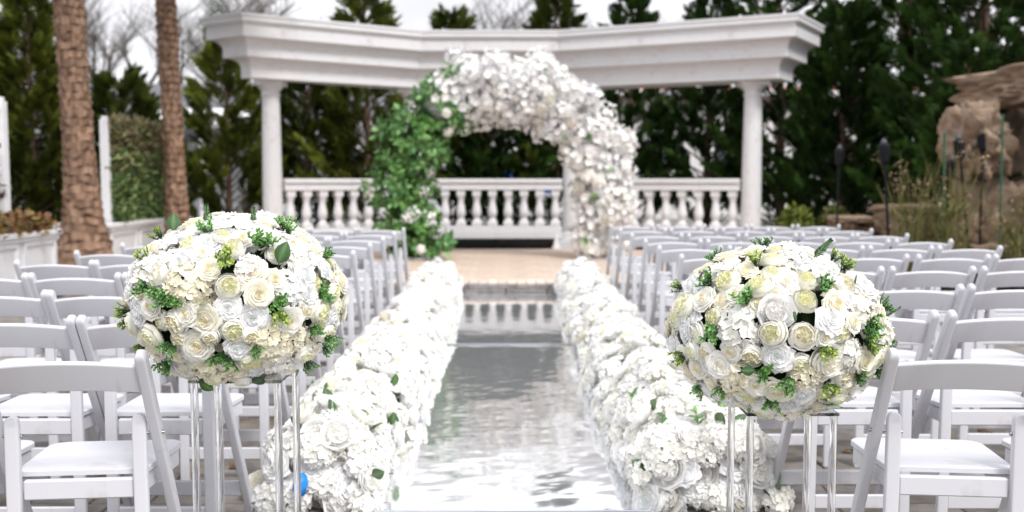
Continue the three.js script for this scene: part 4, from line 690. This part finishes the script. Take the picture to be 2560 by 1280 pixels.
// ------------------------------------------------------------------ houses and a van beyond the evergreens
{
  const siding = std({ color: lin(0.52, 0.53, 0.55), roughness: 0.8 }), trim = std({ color: lin(0.76, 0.76, 0.77), roughness: 0.6 }), slate = std({ color: lin(0.24, 0.25, 0.28), roughness: 0.8, map: rep(T.stone, 0.5) }), glass = std({ color: lin(0.03, 0.04, 0.05), roughness: 0.08 }), red = std({ color: lin(0.62, 0.13, 0.05), roughness: 0.7 });
  function house(name, x, d, W, D, H, R, roofMat, label, wins, wallMat = siding) {
    const root = base(name, x, 0, -d); tag(root, label, 'house');
    const w = new MB(); w.box(0, H / 2 - 0.05, 0, W, H + 0.1, D, 0.01); for (const s of [-1, 1]) { const t = [[s * W / 2, H, -D / 2 + 0.002], [s * W / 2, H, D / 2 - 0.002], [s * W / 2, H + R, 0]]; w.flat(s > 0 ? t.reverse() : t); } part('wall', w.geo(), wallMat, root);
    const rf = new MB(), o = 0.45, e = R * (o / (D / 2)); for (const s of [-1, 1]) rf.bar([-W / 2 - o, H - e + 0.05, s * (D / 2 + o)], [-W / 2 - o, H + R + 0.05, 0], 0.001, 0.001, 0).bar([0, H - e + 0.06, s * (D / 2 + o)], [0, H + R + 0.06, 0], W + 2 * o, 0.12, 0.01, V(1, 0, 0)); part('roof', rf.geo(), roofMat, root);
    const fs = new MB(); for (const s of [-1, 1]) fs.box(0, H - e - 0.02, s * (D / 2 + o), W + 2 * o, 0.2, 0.06, 0.004); part('fascia', fs.geo(), trim, root);
    for (const [wx, wy, ww, wh] of wins) { const f = new MB(); for (const [a, b, c, g] of [[0, wh / 2, ww + 0.2, 0.1], [0, -wh / 2, ww + 0.2, 0.1], [-ww / 2, 0, 0.1, wh], [ww / 2, 0, 0.1, wh], [0, 0, 0.05, wh]]) f.box(wx + a, wy + b, D / 2 + 0.03, c, g, 0.08, 0.004); const fr = part('window', f.geo(), trim, root), p = new MB(); p.box(wx, wy, D / 2 + 0.012, ww, wh, 0.02, 0); part('pane', p.geo(), glass, fr); }
    return root;
  }
  const hs = house('house', -10.4, 33, 9, 7, 2.5, 1.8, slate, 'pale grey house with a slate roof and white porch behind the palms', [[-3, 1.5, 1.1, 1.3], [-1, 1.5, 1.1, 1.3], [1.2, 1.5, 1.1, 1.3], [3.2, 1.5, 1.1, 1.3]]);
  for (const px of [0.2, 1.9, 3.6]) { const mb = new MB(); mb.box(px, 1.35, 5.1, 0.2, 2.7, 0.2, 0.01).box(px, 0.1, 5.1, 0.3, 0.2, 0.3, 0.01); part('porch_post', mb.geo(), trim, hs); }
  const pr = new MB(); pr.bar([1.9, 2.75, 5.4], [1.9, 3.3, 3.4], 4.2, 0.14, 0.01, V(1, 0, 0)); part('porch_roof', pr.geo(), trim, hs);
  house('house', -3.6, 38, 7, 7, 3.4, 2.0, slate, 'pale low house seen through gaps behind the leafy arch flank', [[-2, 1.8, 1.2, 1.2], [0, 1.8, 1.2, 1.2], [2, 1.8, 1.2, 1.2]], std({ color: lin(0.6, 0.58, 0.56), roughness: 0.8 }));
  house('house', 9.5, 37, 14, 7, 4.2, 0.35, red, 'long pale building with an orange red roof seen through the dark evergreens', [[-5, 2, 1.4, 1.3], [-2, 2, 1.4, 1.3], [1, 2, 1.4, 1.3], [4, 2, 1.4, 1.3]], std({ color: lin(0.66, 0.65, 0.64), roughness: 0.8 }));
  const van = base('parked_van', 0.35, -0.03, -27.5); tag(van, 'white and blue parked van glimpsed through the arch opening', 'van');
  const out = new THREE.Shape(); [[-2.3, 0.35], [2.3, 0.35], [2.35, 0.95], [1.75, 1.15], [1.2, 1.95], [-2.2, 2.05], [-2.35, 1.8]].forEach(([x, y], i) => (i ? out.lineTo(x, y) : out.moveTo(x, y)));
  const bg = new THREE.ExtrudeGeometry(out, { depth: 1.7, bevelSize: 0.06, bevelThickness: 0.06, bevelSegments: 2 }); bg.translate(0, 0, -0.85); part('body', bg, std({ color: lin(0.75, 0.76, 0.78), roughness: 0.3 }), van);
  const st = new MB(); st.box(-0.6, 1.25, 0.916, 3.0, 0.6, 0.012, 0.002); part('side_panel', st.geo(), std({ color: lin(0.03, 0.1, 0.5), roughness: 0.35 }), van);
  const wn = new MB(); wn.box(1.05, 1.5, 0.918, 0.5, 0.5, 0.012, 0.002); part('side_window', wn.geo(), glass, van);
  for (const wx of [-1.5, 1.5]) for (const s of [-1, 1]) { const m = new MB(); m.tube([V(wx, 0.35, s * 0.72), V(wx, 0.35, s * 0.93)], 0.34, 20, [1, 1, 1]); const wl = part('wheel', m.geo(), M.black, van), h = new MB(); h.tube([V(wx, 0.35, s * 0.931), V(wx, 0.35, s * 0.945)], 0.18, 14, [1, 1, 1]); part('hub', h.geo(), trim, wl); }
}

// ------------------------------------------------------------------ rock garden: boulders, flags, torches, stakes, dry grasses, bushes
function rock(name, x, y, d, sx, sy, sz, turn, tilt, seed, label, cat = 'boulder', o = {}) {
  const { rough = 0.16, square = 0.5, tone = 1 } = o, r = mulberry(seed), c0 = shade([0.17, 0.115, 0.08], tone), c1 = shade([0.42, 0.325, 0.245], tone), c2 = shade([0.24, 0.145, 0.08], tone);
  let g = new THREE.IcosahedronGeometry(1, 14); g.deleteAttribute('normal'); g.deleteAttribute('uv'); g = mergeVertices(g, 1e-5);
  const P = g.attributes.position, col = new Float32Array(P.count * 3), uv = new Float32Array(P.count * 2), s = r() * 50;
  for (let i = 0; i < P.count; i++) {
    const p = V(P.getX(i), P.getY(i), P.getZ(i)), m = Math.max(Math.abs(p.x), Math.abs(p.y), Math.abs(p.z)), k = lerp(1, 1 / m, square);
    const big = noise3(p.x * 1.1 + s, p.y * 1.1, p.z * 1.1) * rough * 1.5, ridge = -Math.abs(noise3(p.x * 2.3, p.y * 3.6 + s, p.z * 2.3)) * rough * 1.1, fine = fbm(p.x * 6 + s, p.y * 6, p.z * 6, 5) * rough * 0.6;
    p.multiplyScalar(k * (1 + big + ridge + fine)); P.setXYZ(i, p.x * sx, p.y * sy, p.z * sz);
    const t = 0.5 + 0.5 * fbm(p.x * 2 + s, p.y * 4, p.z * 2, 4) * 1.5, st = smooth(0.15, 0.5, noise3(p.x * 1.6, p.y * 2.2, p.z * 1.6 + s)), c = mix(mix(c0, c1, clamp(t, 0, 1)), c2, st * 0.55); col.set(c, i * 3); uv.set([p.x * sx + p.z * sz * 0.5, p.y * sy + p.z * sz * 0.5], i * 2);
  }
  g.setAttribute('color', new THREE.BufferAttribute(col, 3)); g.setAttribute('uv', new THREE.BufferAttribute(uv, 2)); g.computeVertexNormals();
  const b = thing(name, g, M.rock, label, cat); b.position.set(x, y, -d); b.rotation.set(0, turn, tilt, 'YXZ'); return b;
}
rock('overhang_slab', 6.62, 2.4, 11.6, 1.05, 0.24, 1.25, 0.1, 0.1, 601, 'huge tan rock slab jutting over the dark grotto mouth', 'rock slab', { rough: 0.07, square: 0.85 });
rock('grotto_boulder', 5.2, 1.66, 11.2, 0.23, 0.43, 0.4, 0.3, 0.2, 602, 'upright brown boulder propping the overhanging slab', 'boulder', { rough: 0.2 });
rock('grotto_boulder', 5.42, 0.72, 11.15, 0.24, 0.55, 0.4, 0.9, -0.05, 603, 'lower brown boulder under the propping boulder behind the torches', 'boulder', { rough: 0.18, tone: 0.8 });
rock('grotto_boulder', 7.5, 1.2, 13.2, 1.2, 1.15, 0.4, 0.1, 0, 604, 'rough back rock deep inside the grotto mouth', 'boulder', {});
rock('grotto_boulder', 5.9, 0.98, 10.6, 0.32, 0.36, 0.36, 0.4, 0.2, 605, 'round pale boulder standing before the grotto mouth', 'boulder', { rough: 0.12, square: 0.3, tone: 1.15 });
rock('grotto_boulder', 5.75, 0.34, 10.4, 0.42, 0.36, 0.4, 1.2, -0.1, 606, 'brown boulder under the round pale boulder', 'boulder', { tone: 0.85 });
rock('grotto_boulder', 6.85, 1.6, 11.2, 0.3, 0.28, 0.4, 0.3, 0, 607, 'pinkish boulder tucked under the slab at the edge', 'boulder', { tone: 1.05 });
rock('flagstone', 4.9, 0.9, 12.3, 0.3, 0.05, 0.4, 0.1, 0.02, 608, 'flat tan flagstone topping the low wall by the torches', 'flagstone', { rough: 0.07, square: 0.8, tone: 1.05 });
rock('wall_stone', 4.9, 0.68, 12.3, 0.26, 0.17, 0.35, 0.15, 0, 609, 'squared brown stone carrying the tan flagstone', 'stone', { square: 0.85, tone: 0.75 });
rock('wall_stone', 4.92, 0.34, 12.3, 0.3, 0.2, 0.4, 0.1, 0, 610, 'lowest squared stone under the tan flagstone wall', 'stone', { square: 0.85, tone: 0.7 });
rock('flagstone', 4.55, 0.73, 13.2, 0.27, 0.045, 0.4, -0.1, 0, 611, 'long flat flagstone beside the round yellow bush', 'flagstone', { rough: 0.07, square: 0.8, tone: 1.05 });
rock('wall_stone', 4.55, 0.45, 13.2, 0.25, 0.26, 0.36, -0.1, 0, 612, 'squared stone under the long flagstone by the bush', 'stone', { square: 0.85, tone: 0.75 });
rock('wall_stone', 4.6, 0.36, 10.6, 0.3, 0.2, 0.3, 0.5, 0, 613, 'tan stone lying among the dry grasses', 'stone', { square: 0.6 });
rock('wall_stone', 5.0, 0.42, 10.3, 0.28, 0.16, 0.3, 0.2, 0, 614, 'flat tan stone beside the crossed torches', 'stone', { square: 0.7 });
{ // raised planting bed the rocks stand in
  const mb = new MB(), r = mulberry(2); mb.grid((u, v) => { const x = lerp(3.6, 9, u), d = lerp(8.4, 15, v), e = smooth(0, 0.12, u) * smooth(0, 0.1, v); return [x, -0.08 + e * (0.32 + 0.06 * fbm(x, d, 3, 3)), -d]; }, 40, 50, [1, 1, 1], 5.4, 6.6);
  thing('planting_bed', mb.geo(), M.soil, null, null, null, 'structure');
}
function torch(x, d, h, lx, lz, label) { // lx, lz: lean of the head from the foot
  const root = base('garden_torch', x, 0, -d); tag(root, label, 'garden torch', 'black garden torches in the rock bed');
  const top = V(lx, h, lz), dir = top.clone().normalize(), p = new MB(); p.tube([V(0, 0.1, 0), top.clone().addScaledVector(dir, -0.2)], 0.014, 8, [1, 1, 1]); part('pole', p.geo(), M.black, root);
  const hd = new MB(), q = new THREE.Quaternion().setFromUnitVectors(UP, dir), m = new THREE.Matrix4().compose(top.clone().addScaledVector(dir, -0.27), q, V(1.25, 1.1, 1.25)); hd.m = m;
  const prof = [[0.016, 0]]; for (let k = 0; k <= 8; k++) prof.push([0.034 + 0.012 * (k / 8) + (k % 2 ? 0.004 : 0), 0.015 + k * 0.021]); prof.push([0.03, 0.19], [0.0, 0.19]); hd.lathe(prof, 16, [1, 1, 1]); part('basket', hd.geo(), M.black, root);
  const cp = new MB(); cp.m = m.clone(); cp.lathe([[0.022, 0.188], [0.028, 0.2], [0.022, 0.222], [0.008, 0.232], [0.008, 0.245], [0, 0.246]], 12, [1, 1, 1]); part('burner_cap', cp.geo(), std({ color: lin(0.12, 0.12, 0.13), metalness: 0.8, roughness: 0.4 }), root);
}
torch(3.98, 10.3, 1.68, -0.12, 0, 'slim black torch beside the tan flagstone wall');
torch(4.78, 10.2, 1.72, -0.22, 0.05, 'tilted black torch with its pole crossing another before the grotto');
torch(4.62, 10.5, 1.52, 0.02, 0.05, 'upright black torch standing behind the tilted torch');
torch(5.18, 10.9, 1.82, -0.02, 0, 'black torch against the propping boulder');
torch(4.15, 12.6, 1.7, 0.02, 0, 'thin dark torch far back under the dark evergreen');
{
  const green = std({ color: lin(0.012, 0.1, 0.06), roughness: 0.5 });
  for (const [x, d, h, l] of [[5.15, 10.4, 1.9, 'tall green plant stake before the grotto mouth'], [4.55, 10.4, 1.72, 'shorter green plant stake among the dry grasses']]) { const g = base('plant_stake', x, 0, -d); tag(g, l, 'plant stake', 'green plant stakes'); const m = new MB(); m.tube([V(0, 0, 0), V(-0.02, h, 0)], 0.0115, 8, [1, 1, 1]); part('rod', m.geo(), green, g); const c = new MB(); c.lathe([[0.0145, 0], [0.0145, 0.03], [0.006, 0.04], [0, 0.041]], 8, [1, 1, 1], -0.02, h - 0.015, 0); part('tip', c.geo(), green, g); }
}
function dryGrass(x, d, h, w, seed, heads, label) {
  const r = mulberry(seed), root = base('dry_grass', x, 0.1, -d); tag(root, label, 'dry grass', 'dry grass clumps before the rocks'); const mb = new MB(), hb = new MB();
  for (let k = 0; k < 60; k++) {
    const a = r() * 6.283, s = Math.sqrt(r()) * 0.14, L = h * (0.55 + r() * 0.5), o = w * (0.25 + r() * 0.85), x0 = Math.sin(a) * s, z0 = Math.cos(a) * s, c = mix([0.11, 0.11, 0.03], [0.28, 0.25, 0.09], r()), b = r() * 6.283, pts = [V(x0, 0, z0), V(x0 + Math.sin(b) * o * 0.3, L * 0.55, z0 + Math.cos(b) * o * 0.3), V(x0 + Math.sin(b) * o, L, z0 + Math.cos(b) * o)];
    mb.tube(pts, [0.005, 0.004, 0.0018], 3, c, false); if (r() < heads) for (let j = 0; j < 7; j++) { const p = pts[2].clone().add(V((r() - 0.5) * 0.09, (r() - 0.7) * 0.14, (r() - 0.5) * 0.09)); hb.at(p.x, p.y, p.z, r() * 2, r() * 6, 0, 1); leafShapeSmall(hb, 0.036, 0.014, mix([0.16, 0.1, 0.06], [0.34, 0.25, 0.15], r())); }
    if (r() < 0.6) { mb.at(pts[1].x, pts[1].y, pts[1].z, 0.5, r() * 6, 0, 1); leafShapeSmall(mb, 0.16, 0.012, mix(c, [0.14, 0.17, 0.05], 0.6)); mb.off(); }
  }
  part('stalks', mb.geo(), M.leaf, root); if (hb.p.length) part('seed_heads', hb.off().geo(), M.leaf, root);
}
dryGrass(4.15, 10.2, 1.45, 0.42, 701, 0.16, 'olive dry grass clump beside the slim torch');
dryGrass(4.45, 10.0, 1.5, 0.36, 702, 0.22, 'dry grass clump with pinkish tan seed heads before the upright torch');
dryGrass(4.95, 9.7, 1.05, 0.4, 703, 0.2, 'low olive grass clump around the crossed torches');
dryGrass(5.3, 9.8, 1.2, 0.4, 704, 0.2, 'olive grass clump before the green stake');
dryGrass(5.65, 9.9, 1.55, 0.45, 705, 0.2, 'dry grass clump with pale heads before the round boulder');
dryGrass(4.2, 10.8, 0.62, 0.3, 706, 0.3, 'low russet grass clump under the flagstone wall');
function bush(x, d, rad, h, seed, cs, label) {
  const root = base('round_bush', x, 0, -d); tag(root, label, 'bush');
  part('twigs', stems(40, seed, (r) => [(r() - 0.5) * 0.15, 0, (r() - 0.5) * 0.15], (r) => [(r() - 0.5) * rad * 1.4, h * (0.4 + r() * 0.4), (r() - 0.5) * rad * 1.4], 0.009, [[0.1, 0.08, 0.04], [0.16, 0.12, 0.06]]), M.dull, root);
  part('leaves', leafMass(1700, seed + 1, (r) => { const y = r(), a = r() * 6.283, k = 0.72 + 0.32 * Math.sqrt(r()), q = Math.sqrt(Math.max(0, 1 - y * y)); return [Math.sin(a) * q * rad * k, y * h * k, Math.cos(a) * q * rad * k]; }, 0.07, 0.02, cs), M.leaf, root);
}
bush(4.0, 13.9, 0.36, 0.86, 711, [[0.07, 0.1, 0.015], [0.26, 0.28, 0.03]], 'round yellow green bush behind the last chair row');
bush(4.62, 14.1, 0.27, 0.88, 713, [[0.08, 0.1, 0.03], [0.24, 0.27, 0.06], [0.2, 0.15, 0.05]], 'small loose green bush beside the round yellow bush');
{ // fallen leaves on the paving
  const r = mulberry(31), lf = (x, d, s, label) => { const mb = new MB(); mb.grid((u, v) => { const k = (u - 0.5) * 2, w = 0.42 * Math.sin(0.2 + v * 2.75) * (1 + 0.25 * Math.sin(v * 14)); return [k * w, 0.1 + Math.abs(k) * 0.22 + 0.2 * Math.sin(v * 3 + k), v - 0.5]; }, 4, 8, (u) => (Math.abs(u - 0.5) < 0.1 ? [0.12, 0.07, 0.035] : [0.22, 0.13, 0.065])); const m = thing('fallen_leaf', mb.geo(), M.leaf, label, 'leaf', 'dry leaves on the paving'); m.position.set(x, 0.001, -d); m.rotation.y = r() * 6; m.scale.setScalar(s); };
  lf(2.3, 4.72, 0.075, 'curled brown leaf on the paving beyond the front rock side seat'); lf(2.36, 4.66, 0.06, 'small brown leaf touching the curled leaf on the paving'); lf(1.55, 4.45, 0.05, 'dark scrap of leaf on the paving between rock side chair legs'); lf(1.16, 4.05, 0.045, 'dry leaf on the paving by the rock side stand rod'); lf(1.21, 4.03, 0.04, 'tiny dry leaf beside another near the rock side stand rod');
  lf(-1.18, 4.22, 0.05, 'dry leaf on the paving between palm side chair legs'); lf(-1.5, 3.78, 0.045, 'dark dry leaf on the paving under the palm side chairs'); lf(-1.06, 3.98, 0.04, 'small dry leaf on the paving near the loose blooms');
  const cone = new MB(); cone.lathe([[0.075, 0], [0.075, 0.02], [0.05, 0.06], [0.035, 0.14], [0.03, 0.2], [0.012, 0.24], [0, 0.245]], 20, [1, 1, 1]); const c = thing('white_finial', cone.geo(), M.paint, 'small white pointed ornament standing by the column foot on the stage', 'ornament'); c.position.set(0.78, STAGE, -16.3);
}

renderer.render(scene, camera);
